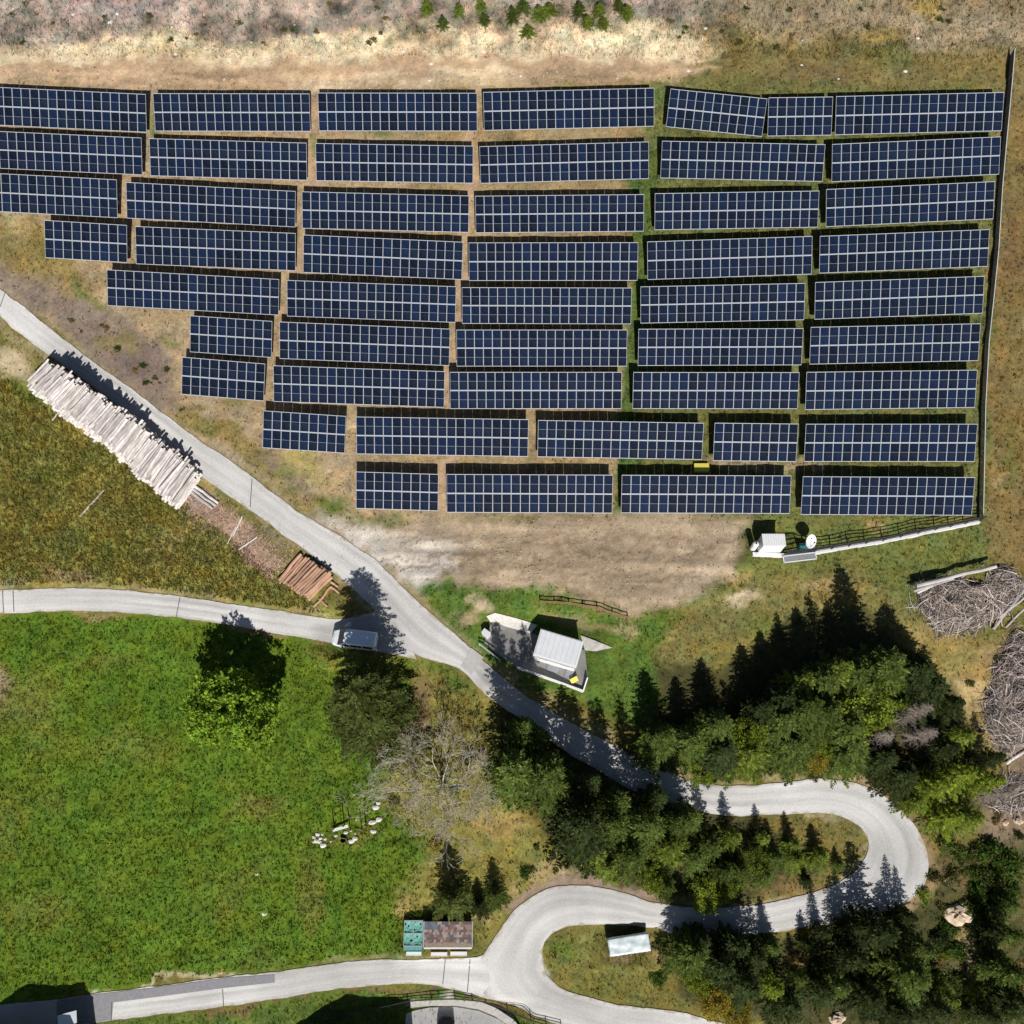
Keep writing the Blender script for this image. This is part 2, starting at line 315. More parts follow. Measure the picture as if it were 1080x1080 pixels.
# ------------------------------------------------------------------ ground sheet
inner = np.arange(-130, 1210.1, 2.6)
outer = np.array([150., 300, 600, 1200, 2500, 6000])
gx = np.r_[-outer[::-1], inner, 1080+outer]; gy = gx.copy()
PX, PY = np.meshgrid(gx, gy, indexing='ij')
WX = PX+(fbm(PX, PY, 38, 1)-.5)*34+(fbm(PX, PY, 9, 5, 3)-.5)*12; WY = PY+(fbm(PX, PY, 38, 21)-.5)*34+(fbm(PX, PY, 9, 25, 3)-.5)*12
C = {'meadow': (.083, .137, .014), 'olive': (.145, .128, .036), 'tan': (.330, .250, .130), 'dirt': (.310, .242, .168), 'straw': (.56, .46, .31), 'brush': (.295, .25, .205),
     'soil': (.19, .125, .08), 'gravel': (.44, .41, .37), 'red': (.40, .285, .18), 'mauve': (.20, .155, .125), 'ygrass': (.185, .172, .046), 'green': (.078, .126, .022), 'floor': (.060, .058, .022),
     'pale': (.50, .40, .27), 'chips': (.36, .255, .185), 'ochre': (.24, .165, .055)}
CC = np.zeros(PX.shape+(3,)); CC[:] = C['olive']; GR = np.full(PX.shape, .8)     # colour and grassiness
def paint(poly, col, soft=14, amt=1., grass=None, warp=True):
    d = sdist(WX if warp else PX, WY if warp else PY, poly); w = np.clip(.5-d/soft, 0, 1); w = (w*w*(3-2*w)*amt)[..., None]
    CC[:] = CC*(1-w)+np.array(C[col] if isinstance(col, str) else col)*w
    if grass is not None: GR[:] = GR*(1-w[..., 0])+grass*w[..., 0]
def spot(x, y, rx, ry, col, amt=1., ang=0, grass=None):
    a = math.radians(ang); dx = WX-x; dy = WY-y; p = (dx*math.cos(a)+dy*math.sin(a))/rx; q = (-dx*math.sin(a)+dy*math.cos(a))/ry
    w = np.clip(1.4-np.sqrt(p*p+q*q)*1.15, 0, 1); w = (w*w*(3-2*w)*amt)[..., None]
    CC[:] = CC*(1-w)+np.array(C[col] if isinstance(col, str) else col)*w
    if grass is not None: GR[:] = GR*(1-w[..., 0])+grass*w[..., 0]
def along(P, col, w, amt, grass=None):
    d = np.full(PX.shape, 1e9); P = np.array(P, float)
    for a, b in zip(P[:-1], P[1:]):
        e = b-a; t = np.clip(((WX-a[0])*e[0]+(WY-a[1])*e[1])/(e@e), 0, 1); d = np.minimum(d, np.hypot(WX-a[0]-t*e[0], WY-a[1]-t*e[1]))
    k = np.clip(1.3-d/w, 0, 1)[..., None]*amt; CC[:] = CC*(1-k)+np.array(C[col] if isinstance(col, str) else col)*k
    if grass is not None: GR[:] = GR*(1-k[..., 0])+grass*k[..., 0]
# upper slope
paint([(-6000, -6000), (7000, -6000), (7000, 40), (1060, 50), (760, 38), (700, 24), (450, 28), (300, 42), (0, 52), (-6000, 52)], 'brush', 18, 1, .15)
paint([(700, -6000), (7000, -6000), (7000, 52), (1060, 55), (860, 48), (760, 38)], (.22, .175, .095), 170, .95, .5)
paint([(740, 30), (860, 45), (1060, 52), (1075, 100), (700, 100), (720, 70)], (.165, .135, .052), 60, 1, .8)
paint([(-200, 48), (300, 40), (450, 27), (700, 24), (745, 38), (740, 62), (690, 72), (-200, 74)], 'straw', 9, 1, .25)
paint([(-200, 68), (300, 66), (480, 62), (700, 66), (760, 70), (700, 88), (480, 98), (-200, 92)], 'red', 8, 1, .1)
paint([(300, 80), (520, 70), (560, 92), (300, 100)], 'straw', 10, .7, .1)
spot(235, 76, 30, 7, 'soil', .5); spot(180, 60, 60, 7, 'ochre', .35); spot(430, 45, 50, 8, 'ochre', .4); spot(120, 10, 70, 16, (.33, .28, .27), .8); spot(560, 12, 110, 14, (.2, .17, .1), .6); spot(10, 48, 20, 10, 'soil', .5)
spot(860, 80, 60, 14, (.16, .1, .05), .5); spot(930, 40, 30, 8, (.27, .2, .05), .7); spot(980, 8, 20, 10, (.3, .22, .04), .6); spot(780, 85, 40, 10, (.09, .11, .03), .5); spot(940, 60, 40, 12, (.10, .12, .035), .5)
spot(740, 50, 30, 14, 'straw', .6)
# beneath the tables
paint([(-20, 90), (470, 90), (470, 545), (370, 540), (270, 470), (190, 425), (110, 330), (40, 280), (-20, 225)], (.30, .228, .138), 12, 1, .5)
for k in range(70):
    spot(RNG.uniform(20, 690), RNG.uniform(135, 500), RNG.uniform(8, 26), RNG.uniform(4, 8), [(.12, .13, .04), (.19, .165, .07), (.42, .33, .21)][k % 3], .6)
paint([(440, 95), (700, 92), (700, 545), (440, 545)], (.27, .205, .11), 40, 1, .5)
paint([(670, 92), (1062, 92), (1035, 548), (650, 548)], (.115, .120, .040), 26, 1, 1)
for cx in (330, 500): paint([(cx-6, 95), (cx+10, 95), (cx-24, 540), (cx-40, 540)], (.37, .26, .17), 8, .9, .1)
paint([(676, 150), (700, 150), (672, 540), (650, 540)], (.07, .105, .025), 8, .9, 1)
spot(160, 135, 8, 14, 'green', .6); spot(332, 150, 8, 10, 'green', .6); spot(395, 142, 18, 5, 'green', .6); spot(540, 148, 16, 6, (.1, .09, .04), .6); spot(690, 100, 12, 8, 'green', .5)
paint([(740, 485), (870, 486), (870, 500), (740, 498)], (.30, .23, .14), 10, .7)
# left slope
paint([(-200, 225), (45, 232), (110, 330), (195, 430), (280, 478), (372, 545), (360, 565), (200, 452), (0, 305), (-200, 170)], (.21, .165, .065), 14, 1, .8)
paint([(-60, 255), (30, 295), (120, 330), (180, 375), (190, 430), (172, 430), (110, 385), (30, 325), (-60, 275)], 'mauve', 16, .95, .3)
spot(140, 375, 45, 20, (.17, .125, .105), .8, 35, .3); spot(300, 500, 40, 18, 'mauve', .7, 38, .3); spot(225, 475, 40, 10, (.26, .2, .13), .6, 38)
spot(60, 260, 40, 14, (.14, .14, .04), .6); spot(90, 315, 22, 8, 'green', .5, 35); spot(210, 455, 24, 12, (.12, .13, .04), .6); spot(350, 530, 24, 22, 'green', .75); spot(15, 240, 20, 16, 'tan', .5); spot(125, 360, 22, 14, 'ygrass', .5)
# dirt lot
paint([(345, 548), (420, 542), (650, 543), (792, 543), (796, 588), (780, 615), (730, 640), (670, 648), (600, 632), (520, 620), (450, 618), (425, 600), (385, 575)], 'dirt', 26, 1, .05)
paint([(330, 543), (380, 550), (455, 572), (490, 600), (452, 626), (425, 622), (380, 582)], 'gravel', 26, 1, 0); spot(455, 585, 50, 12, 'gravel', .5, -8, 0)
spot(440, 575, 50, 18, (.42, .36, .29), .6, 0, 0); spot(735, 612, 45, 12, (.42, .35, .26), .6, -30); spot(600, 600, 90, 5, (.22, .16, .11), .6); spot(560, 575, 70, 4, (.24, .18, .12), .5); spot(700, 565, 60, 8, (.28, .22, .15), .4)
spot(400, 545, 40, 9, (.12, .14, .04), .6, 0, .8); spot(560, 546, 80, 4, (.15, .13, .05), .5)
rr_ = np.random.default_rng(5)
def rut(x0, y0, x1, y1, amt, wd=1.6):
    x = np.linspace(x0, x1, 12); y = np.linspace(y0, y1, 12)+np.cumsum(rr_.normal(0, 1.1, 12)); along(list(zip(x, y)), (.20, .145, .10), wd, amt, 0)
for (a, b, c, d) in ((392, 592, 640, 586), (396, 600, 650, 597), (450, 604, 740, 608), (455, 611, 742, 616), (420, 566, 780, 566), (425, 574, 782, 575), (560, 590, 785, 580), (600, 620, 760, 590), (610, 627, 765, 598)): rut(a, b, c, d, rr_.uniform(.45, .8))
for (a, b, c, d) in ((-40, 78, 330, 80), (-40, 86, 340, 88), (330, 82, 700, 72), (330, 90, 700, 80)): rut(a, b, c, d, .4)
# kiosk surroundings
paint([(447, 622), (480, 612), (560, 622), (660, 650), (720, 640), (800, 600), (800, 640), (720, 700), (690, 780), (640, 760), (560, 725), (500, 690), (455, 650)], 'green', 14, 1, 1)
spot(510, 636, 12, 14, 'pale', .95, 0, .1); spot(497, 655, 16, 12, (.34, .25, .15), .8, 0, .2); spot(615, 655, 50, 8, (.25, .2, .1), .75, 16, .4); spot(655, 665, 12, 16, (.3, .22, .11), .6)
# right slope
paint([(796, 548), (1036, 552), (1045, 600), (960, 640), (760, 640), (790, 590)], (.115, .130, .036), 16, 1, 1)
paint([(720, 640), (800, 612), (900, 600), (960, 635), (940, 700), (860, 690), (700, 720), (690, 690)], (.165, .145, .048), 20, 1, .9)
spot(785, 635, 22, 9, 'pale', .8, -12, .2); spot(775, 612, 24, 6, 'tan', .8); spot(860, 620, 26, 6, 'tan', .6); spot(880, 630, 30, 8, 'ochre', .5); spot(760, 690, 40, 16, 'ygrass', .6); spot(800, 665, 26, 14, (.10, .15, .03), .6); spot(925, 555, 16, 6, 'tan', .6)
paint([(1058, 60), (1300, 60), (1300, 600), (1042, 600), (1036, 540)], (.17, .125, .048), 14, 1, .8)
spot(1070, 260, 14, 50, (.13, .085, .045), .6); spot(1065, 480, 18, 40, (.13, .13, .035), .7); spot(1052, 505, 14, 7, 'tan', .6)
paint([(940, 640), (1050, 680), (1070, 800), (1010, 790), (985, 700)], (.26, .20, .075), 20, 1, .7)
spot(1015, 735, 30, 22, (.42, .31, .15), .8, 0, .4); spot(1000, 690, 40, 16, (.17, .16, .045), .6)
paint([(1040, 680), (1300, 640), (1300, 1000), (1060, 960), (1035, 880), (1060, 800)], (.20, .15, .10), 22, 1, .3)
# left olive field and green meadow
paint([(-6000, 330), (0, 392), (30, 402), (190, 535), (240, 565), (360, 645), (340, 655), (100, 622), (-6000, 630)], (.205, .188, .048), 10, 1, .9)
for k in range(34):
    x = RNG.uniform(-60, 340); y = RNG.uniform(420, 640)
    spot(x, y, RNG.uniform(14, 40), RNG.uniform(6, 14), [(.28, .235, .085), (.125, .155, .034), (.18, .185, .042), (.165, .148, .044)][k % 4], .65, RNG.uniform(-50, 20))
spot(75, 605, 40, 10, 'tan', .7, 10, .3); spot(12, 380, 26, 20, 'pale', .8, 30, .2); spot(30, 410, 30, 10, 'green', .6, 35); spot(60, 430, 30, 9, 'green', .4, 35)
paint([(186, 530), (205, 515), (232, 535), (300, 590), (290, 612), (240, 570)], 'chips', 7, 1, .1)
spot(205, 533, 20, 10, (.33, .28, .26), .9, 38, 0)
paint([(-6000, 648), (0, 648), (120, 646), (240, 658), (350, 678), (440, 700), (470, 740), (450, 960), (420, 1010), (240, 1030), (0, 1062), (-6000, 1062)], 'meadow', 10, 1, 1)
for k in range(46):
    x = RNG.uniform(-60, 430); y = RNG.uniform(670, 1040)
    spot(x, y, RNG.uniform(18, 60), RNG.uniform(12, 30), [(.068, .126, .012), (.102, .145, .020), (.118, .132, .024), (.060, .106, .011)][k % 4], .5, RNG.uniform(-60, 60))
for (x, y, a, b, s_) in [(25, 740, 50, 40, .55), (270, 855, 36, 16, .55), (330, 940, 18, 50, .5), (330, 690, 26, 8, .5), (40, 960, 50, 26, .35), (130, 790, 60, 20, .3), (370, 885, 40, 10, .4), (110, 700, 50, 12, .3)]: spot(x, y, a, b, (.19, .145, .045), s_*.75)
spot(0, 720, 16, 26, (.26, .18, .12), .7)
spot(380, 700, 60, 14, (.17, .15, .04), .5); spot(250, 1010, 60, 8, (.09, .17, .03), .5)
paint([(100, 1048), (170, 1036), (250, 1026), (250, 1031), (170, 1041), (100, 1051)], 'straw', 5, .8, .1)
# bare tree hill
paint([(440, 700), (520, 730), (540, 850), (600, 900), (590, 930), (545, 950), (500, 1000), (440, 1010), (425, 960), (450, 880), (400, 850), (410, 800)], 'ygrass', 24, 1, .8)
spot(440, 745, 20, 40, (.16, .10, .06), .8, 0, .2); spot(470, 712, 40, 8, 'green', .8, 25); spot(530, 870, 30, 20, (.33, .22, .10), .5); spot(590, 915, 30, 16, 'tan', .7, 0, .4); spot(543, 935, 10, 10, 'tan', .6); spot(430, 960, 14, 18, (.3, .22, .1), .6); spot(508, 965, 14, 8, 'tan', .6)
spot(500, 1000, 20, 20, (.12, .12, .035), .8)
# woods
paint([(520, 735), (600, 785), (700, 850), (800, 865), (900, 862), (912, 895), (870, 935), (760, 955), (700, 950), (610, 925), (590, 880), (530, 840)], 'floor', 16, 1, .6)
paint([(780, 858), (905, 862), (915, 895), (870, 940), (780, 955), (830, 925), (880, 905)], (.155, .13, .04), 12, 1, .9)
spot(830, 932, 40, 8, (.2, .14, .07), .6); spot(745, 945, 36, 10, 'ygrass', .6)
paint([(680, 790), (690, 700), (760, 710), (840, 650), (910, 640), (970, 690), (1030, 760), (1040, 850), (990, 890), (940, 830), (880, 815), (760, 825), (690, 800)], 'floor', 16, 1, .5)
paint([(740, 808), (880, 800), (930, 820), (960, 850), (985, 900), (990, 930), (1010, 880), (950, 800), (880, 790)], (.20, .16, .06), 14, .8, .7)
spot(945, 835, 24, 8, (.32, .21, .11), .8, 45, .2)
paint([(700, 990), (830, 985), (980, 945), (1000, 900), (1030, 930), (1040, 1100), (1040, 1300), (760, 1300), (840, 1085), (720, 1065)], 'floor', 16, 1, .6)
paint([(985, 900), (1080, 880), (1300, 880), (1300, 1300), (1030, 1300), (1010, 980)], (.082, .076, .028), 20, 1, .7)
spot(1035, 1030, 12, 55, (.36, .27, .17), .85, -12, .1); spot(1022, 985, 10, 20, (.25, .21, .08), .7); spot(1010, 920, 34, 14, (.17, .11, .06), .6); spot(847, 1005, 10, 14, (.33, .24, .08), .8)
paint([(580, 985), (640, 978), (700, 986), (705, 1040), (730, 1064), (680, 1060), (600, 1045), (574, 1020)], (.14, .135, .038), 8, 1, .95)
spot(600, 998, 20, 12, 'meadow', .6); spot(660, 1012, 24, 5, (.28, .19, .11), .7); spot(640, 1040, 40, 10, (.11, .12, .03), .5); spot(700, 1000, 14, 16, 'tan', .5)
paint([(-200, 1090), (170, 1073), (300, 1054), (370, 1043), (430, 1038), (470, 1041), (505, 1055), (540, 1068), (600, 1088), (640, 1200), (-200, 1200)], (.085, .125, .024), 7, 1, 1)
# road shoulders (leaf litter on the outer curve, pale verge)
along([(545, 955), (573, 934), (600, 929), (627, 932), (660, 939), (700, 950)], (.26, .19, .15), 8, .95, .05)
along(ROAD_L[1:14], (.30, .25, .17), 5, .5, .3); along(ROAD_R[1:12], (.30, .24, .17), 5, .6, .3); along(ROAD_R[12:30], (.28, .23, .13), 5, .6, .4); along(ROAD_R[28:36], (.30, .21, .13), 7, .7, .2)
along(SIDE_T, (.32, .26, .15), 4, .6); along(SIDE_B, (.22, .16, .07), 4, .7); along(LOW_B[3:], (.14, .09, .05), 4, .7); along(LOW_T[4:], (.28, .24, .13), 3, .5); along(ROAD_L[27:38], (.36, .30, .18), 4, .6); along([(570, 1010), (575, 1030), (590, 1043), (610, 1052)], (.42, .40, .36), 5, .9, .1)
along([(434, 1062), (462, 1060), (490, 1061.5), (512, 1066), (535, 1076), (552, 1090)], (.50, .48, .43), 6, 1, .1)
LOT = np.clip(.5-sdist(PX, PY, [(380, 560), (430, 545), (792, 545), (796, 590), (740, 640), (670, 645), (560, 625), (450, 618), (400, 590)])/16, 0, 1)
st = fbm(PX*.10+PY*.02, PY-PX*.03, 9, 301, 4); CC *= (1+LOT*(st-.5)*1.1)[..., None]
TOPW = np.clip((62-PY)/20, 0, 1)*np.clip((900-PX)/200, .4, 1); tv = fbm(PX, PY, 20, 331, 5); tv2 = fbm(PX, PY, 9, 341, 3)
CC *= (1+TOPW*((tv-.5)*1.9+(tv2-.5)*1.0))[..., None]; CC[..., 0] *= 1+TOPW*(tv2-.5)*.5
TR = np.clip(1-np.abs(PY-80)/14, 0, 1)*np.clip((720-PX)/60, 0, 1); st2 = fbm(PX*.12, PY, 7, 351, 4); CC *= (1+TR*(st2-.5)*1.5)[..., None]
CC *= (.78+.46*fbm(PX, PY, 26, 77, 5))[..., None]*(.80+.40*fbm(PX, PY, 7, 87, 2))[..., None]
yel = (fbm(PX, PY, 15, 93, 4)-.5)*1.5*GR; CC[..., 0] *= 1+yel*.35; CC[..., 2] *= 1-yel*.3
OUT = (PX < -132) | (PX > 1212) | (PY < -132) | (PY > 1212); CC[OUT] = (.15, .135, .05)
CC = np.clip(CC, .004, .8)
RM = np.full(PX.shape, 1e9)
for p in ROADPOLY: RM = np.minimum(RM, sdist(PX, PY, p))
U = (PX-540)/F; V = (540-PY)/F
bumpn = (fbm(PX, PY, 22, 51, 4)-.5)*.5+(fbm(PX, PY, 7, 61, 2)-.5)*.22*(.35+GR)
keep = np.clip((RM-2)/14, 0, 1)
padd = sdist(PX, PY, [(505, 640), (650, 665), (650, 695), (622, 735), (500, 690)]); keep *= np.clip((padd+4)/8, 0, 1)
keep *= np.clip((sdist(PX, PY, [(425, 1064), (500, 1062), (550, 1085), (565, 1115), (420, 1115)])+3)/6, 0, 1)
fade = np.clip(1-np.maximum(np.maximum(-130-PX, PX-1210), np.maximum(-130-PY, PY-1210))/20, 0, 1)
NN = Garr(U, V)+bumpn*keep*fade-.06*(1-keep)
GV = np.stack([U, V*CA-NN*SA, V*SA+NN*CA], -1)
nx, ny = PX.shape; idx = np.arange(nx*ny).reshape(nx, ny)
q = np.stack([idx[:-1, 1:], idx[1:, 1:], idx[1:, :-1], idx[:-1, :-1]], -1).reshape(-1, 4)
def npmesh(name, V_, faces, mats, cols=None, smooth=False, alpha=None):
    me = bpy.data.meshes.new(name); k = faces.shape[1]
    me.vertices.add(len(V_)); me.vertices.foreach_set('co', np.ascontiguousarray(V_, np.float32).ravel())
    me.loops.add(faces.size); me.loops.foreach_set('vertex_index', faces.ravel().astype(np.int32))
    me.polygons.add(len(faces)); me.polygons.foreach_set('loop_start', (np.arange(len(faces))*k).astype(np.int32))
    me.update(calc_edges=True)
    if cols is not None:
        a = me.color_attributes.new('Col', 'FLOAT_COLOR', 'POINT'); a.data.foreach_set('color', np.hstack([cols, np.ones((len(cols), 1)) if alpha is None else alpha[:, None]]).astype(np.float32).ravel())
    if smooth: me.polygons.foreach_set('use_smooth', np.ones(len(faces), bool))
    for m in (mats if isinstance(mats, list) else [mats]): me.materials.append(m)
    return me
def ground_mat():
    m = bpy.data.materials.new('hillside_ground'); m.use_nodes = True; nt = m.node_tree; N = nt.nodes.new; L = nt.links.new
    b = nt.nodes['Principled BSDF']; b.inputs['Roughness'].default_value = .95; b.inputs['Specular IOR Level'].default_value = .1
    at = N('ShaderNodeAttribute'); at.attribute_name = 'Col'; tc = N('ShaderNodeTexCoord')
    def nz(s, d, r=.7):
        n = N('ShaderNodeTexNoise'); n.inputs['Scale'].default_value = s; n.inputs['Detail'].default_value = d; n.inputs['Roughness'].default_value = r; L(tc.outputs['Object'], n.inputs['Vector']); return n
    n1 = nz(1.1, 9, .75); n2 = nz(3.0, 7); n3 = nz(8.5, 5)
    def rng(n, amp):
        r = N('ShaderNodeMapRange'); r.inputs['From Min'].default_value = .3; r.inputs['From Max'].default_value = .7; r.inputs['To Min'].default_value = -amp; r.inputs['To Max'].default_value = amp; r.clamp = False; L(n.outputs['Fac'], r.inputs['Value']); return r.outputs[0]
    def op(o, x, y):
        k = N('ShaderNodeMath'); k.operation = o
        for i_, z_ in enumerate((x, y)):
            if isinstance(z_, (int, float)): k.inputs[i_].default_value = z_
            else: L(z_, k.inputs[i_])
        return k.outputs[0]
    gr = op('ADD', op('MULTIPLY', at.outputs['Alpha'], .65), .42)
    tot = op('ADD', op('ADD', rng(n1, .30), rng(n2, .42)), rng(n3, .34))
    fac = op('MAXIMUM', op('ADD', op('MULTIPLY', tot, gr), 1.0), .18)
    vs = N('ShaderNodeVectorMath'); vs.operation = 'SCALE'; L(at.outputs['Color'], vs.inputs[0]); L(fac, vs.inputs['Scale'])
    L(vs.outputs['Vector'], b.inputs['Base Color'])
    bp = N('ShaderNodeBump'); bp.inputs['Strength'].default_value = .6; bp.inputs['Distance'].default_value = .16; L(n2.outputs['Fac'], bp.inputs['Height']); L(bp.outputs[0], b.inputs['Normal'])
    return m
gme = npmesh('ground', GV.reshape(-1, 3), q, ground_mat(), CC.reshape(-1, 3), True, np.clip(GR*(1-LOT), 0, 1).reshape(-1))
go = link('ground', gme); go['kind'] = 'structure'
# ------------------------------------------------------------------ solar tables
def panel_mesh():
    b = MB(); w, h, t = .98, 2.08, .035; f, fe, d = .028, .054, .016
    xs = [-w/2, -w/2+f, w/2-f, w/2]; ys = [-h/2, -h/2+fe, -d, d, h/2-fe, h/2]
    vs = [(x, y, t/2) for y in ys for x in xs]; b.v = vs; b.c = [(1, 1, 1)]*len(vs)
    for j in range(5):
        for i in range(3):
            b.f.append((j*4+i, j*4+i+1, j*4+i+5, j*4+i+4)); b.m.append(1 if i == 1 and j in (1, 3) else 2 if (i == 1 and j == 2) else 0)
    o = len(b.v); b.mi = 0
    b.add([(-w/2, -h/2, -t/2), (w/2, -h/2, -t/2), (w/2, h/2, -t/2), (-w/2, h/2, -t/2), (-w/2, -h/2, t/2), (w/2, -h/2, t/2), (w/2, h/2, t/2), (-w/2, h/2, t/2)],
          [(0, 1, 5, 4), (1, 2, 6, 5), (2, 3, 7, 6), (3, 0, 4, 7), (3, 2, 1, 0)])
    return b.mesh('panel', [M['alu'], M['glass'], mat('cell_divider', (.20, .23, .28), .5)])
PANEL = panel_mesh()
ROWS = [  # per table: columns, then photo pixels of top-left, top-right, bottom-left, bottom-right corners
 [(19, -24, 91, 154.5, 99, -24, 131, 154, 140), (18, 162.5, 98.5, 327, 98.5, 162.3, 138.3, 327, 139), (18, 335.7, 97.7, 503.3, 98, 335.7, 138.3, 503.3, 138.5), (19, 510, 97.3, 690, 92.3, 510, 137.7, 690, 133.7), (11, 706.7, 93.3, 809, 104, 702.7, 134, 804, 144.3), (7, 810, 102.7, 877.7, 102, 810, 144, 877.7, 142.7), (18, 881.7, 101.3, 1058.7, 97.3, 880.7, 142.7, 1056.7, 138)],
 [(19, -29, 136.5, 150, 145.7, -29, 177, 149.5, 184.3), (18, 158.3, 145.7, 324, 150.7, 157.7, 185.7, 323.3, 190.3), (18, 333.3, 150.7, 499, 154, 333, 191, 499, 193.3), (19, 506, 154.3, 684.3, 149.3, 506.5, 193.7, 684.3, 188.7), (18, 697.7, 148.7, 869.3, 152, 697, 187.7, 868.5, 192), (18, 876.7, 152, 1054.7, 144, 878, 192, 1054.5, 184)],
 [(19, -54, 180, 124.3, 189.3, -55, 220.5, 123, 230), (19, 134, 192.3, 312, 201.3, 132.7, 230, 311.3, 240), (19, 319, 202.3, 495, 206, 318.3, 240.7, 494, 245.7), (19, 501.3, 206.7, 679.3, 204.7, 501.5, 245.7, 679, 244.3), (18, 690.7, 204.3, 863.3, 200.7, 690.3, 242.3, 863.3, 240.3), (18, 871, 199.7, 1048.7, 191, 871.3, 239.3, 1048.3, 231.3)],
 [(9, 48.7, 232.3, 135.7, 237.3, 45.7, 271.7, 132.5, 277.3), (18, 144, 238.7, 312.7, 245.7, 142.3, 278.3, 310.9, 286), (18, 320.3, 247.3, 488.3, 255.3, 319.3, 287.7, 487.3, 295), (19, 494.3, 256, 672.7, 255.3, 494.7, 296, 672.7, 296.3), (18, 682.7, 254.7, 856.7, 249, 682.7, 295.3, 856, 289.3), (18, 864, 249, 1042.3, 241.7, 864.7, 288.3, 1043, 281.3)],
 [(19, 114, 284, 294.7, 294.7, 112, 322.7, 293.7, 332.3), (19, 303, 295.7, 481.3, 301.7, 302.3, 333.3, 480.3, 340.7), (19, 487.3, 302.7, 666, 303.7, 487, 341.7, 666, 341.7), (18, 675.7, 302.7, 848.7, 298, 675.3, 340.7, 848.7, 338), (18, 859, 297.7, 1037.3, 291, 859.7, 337, 1037.3, 330.7)],
 [(9, 201.7, 332.7, 287.3, 338.7, 199.3, 371.3, 286.3, 377.3), (19, 295.3, 339.3, 474.7, 346.7, 294.3, 378.3, 474, 386), (19, 481.3, 347.7, 661.3, 347.7, 481.7, 386.5, 661.3, 386.5), (18, 673, 347, 846.3, 346, 673, 385.7, 846.3, 385.3), (18, 854, 345, 1032.7, 341, 854.7, 384.3, 1033.3, 380.7)],
 [(9, 193.3, 376.3, 280, 383.7, 190.3, 416, 278, 423), (19, 289, 385.7, 469, 391.3, 287.7, 423.3, 468.7, 430.3), (19, 474.3, 392.3, 655.7, 392.3, 474.7, 431.3, 655.5, 431.3), (18, 667.3, 392.7, 842.3, 392.3, 667.7, 431, 842, 431.7), (18, 849.7, 392.3, 1029.3, 390, 850, 432.3, 1029.7, 430)],
 [(9, 278.3, 433, 364.7, 438.7, 276.3, 472.3, 364, 478.3), (19, 376, 439.3, 557.3, 442.3, 375.5, 479, 557, 481.7), (18, 567, 443, 741.7, 446, 567.2, 482, 741, 485), (9, 752.7, 446, 841, 446.7, 753, 486, 840.7, 487.3), (18, 848.7, 446.7, 1029.3, 447.3, 849, 487.3, 1029.8, 486.7)],
 [(9, 375.7, 497, 462.3, 500.3, 375.3, 536.7, 462.3, 538.7), (18, 471, 500, 646.3, 500.7, 471, 540.5, 646, 541.5), (18, 655.3, 500.7, 833.7, 501.7, 655.3, 541.3, 833.5, 541.8), (18, 845.7, 502.3, 1026.7, 503.3, 845.7, 543, 1026.7, 543.7)]]
ORD = ['', 'first', 'second', 'third', 'fourth', 'fifth', 'sixth', 'seventh', 'eighth', 'ninth']
NB, NT = 1.25, 1.95                       # heights of the lower and upper table edge above the slope
def solar_table(row, i, n, T, cnt):
    def cor(x, y, nn): k = 1-nn/DIST; return Vector(((x-540)/F*k, (540-y)/F*k, nn))
    tl, tr, bl, br_ = cor(T[0], T[1], NT), cor(T[2], T[3], NT), cor(T[4], T[5], NB), cor(T[6], T[7], NB)
    c = (tl+tr+bl+br_)/4; ex = ((tr-tl)+(br_-bl)); yaw = math.atan2(ex.y, ex.x); w = math.hypot(ex.x, ex.y)/2
    dv = ((tl-bl)+(tr-br_))/2; depth = abs(-dv.x*math.sin(yaw)+dv.y*math.cos(yaw)); tilt = math.atan2(NT-NB, depth); sl = math.hypot(NT-NB, depth)
    where = '%s from left in %s row from top' % (ORD[i+1], ORD[row+1]) if row else '%s from left in topmost row' % ORD[i+1]
    if i == cnt-1: where = 'rightmost in %s row from top, by fence' % ORD[row+1] if row else 'rightmost in topmost row, by fence'
    lab = ('short' if n < 12 else 'long')+' solar table %d panels wide, ' % n+where
    if row == 0 and i == 4: lab = 'short solar panel table turned askew to its neighbours in the topmost row'
    if row == 0 and i == 5: lab = 'narrowest solar panel table, 7 panels wide, beside the askew one in the topmost row'
    t = thing('solar_table', lab, 'solar panels', S2W(c.x, c.y, 0), slope_euler(yaw), 'solar panel tables on the slope')
    R = Matrix.Rotation(tilt, 4, 'X'); zc = (NB+NT)/2; pw = w/n; ph = sl/2
    for a in range(n):
        for b in (0, 1):
            off = R @ Vector((-w/2+pw*(a+.5), (b-.5)*ph, 0))
            p = link('panel', PANEL, t, (off.x+random.uniform(-.006, .006), off.y, off.z+zc), (tilt+random.uniform(-.004, .004), random.uniform(-.005, .005), 0), ((pw-.018)/.98, (ph-.02)/2.08, 1))
    s = MB(); rot3 = R.to_3x3()
    for fy in (-.36, -.12, .12, .36): s.box((0, 0, zc)+(R @ Vector((0, fy*sl, -.075))) if False else Vector((0, 0, zc))+(R @ Vector((0, fy*sl, -.07))), (w-.1, .05, .06), rot3)
    k = max(2, int(round(w/3.2)))
    for j in range(k+1):
        x = -w/2+.5+(w-1)*j/k
        s.box(Vector((x, 0, zc))+(R @ Vector((0, 0, -.15))), (.06, sl*.9, .09), rot3)
        top = Vector((x, 0, zc))+(R @ Vector((0, .12*sl, -.19)))
        s.bar(top, (x, top.y-(top.z+.3)*TA, -.3), .12)         # upright post (vertical in the world)
        s.bar(Vector((x, 0, zc))+(R @ Vector((0, -.36*sl, -.19))), (x, top.y-.55*TA, top.z-.55), .07)
    s.build('support_frame', M['steel'], t)
    return t
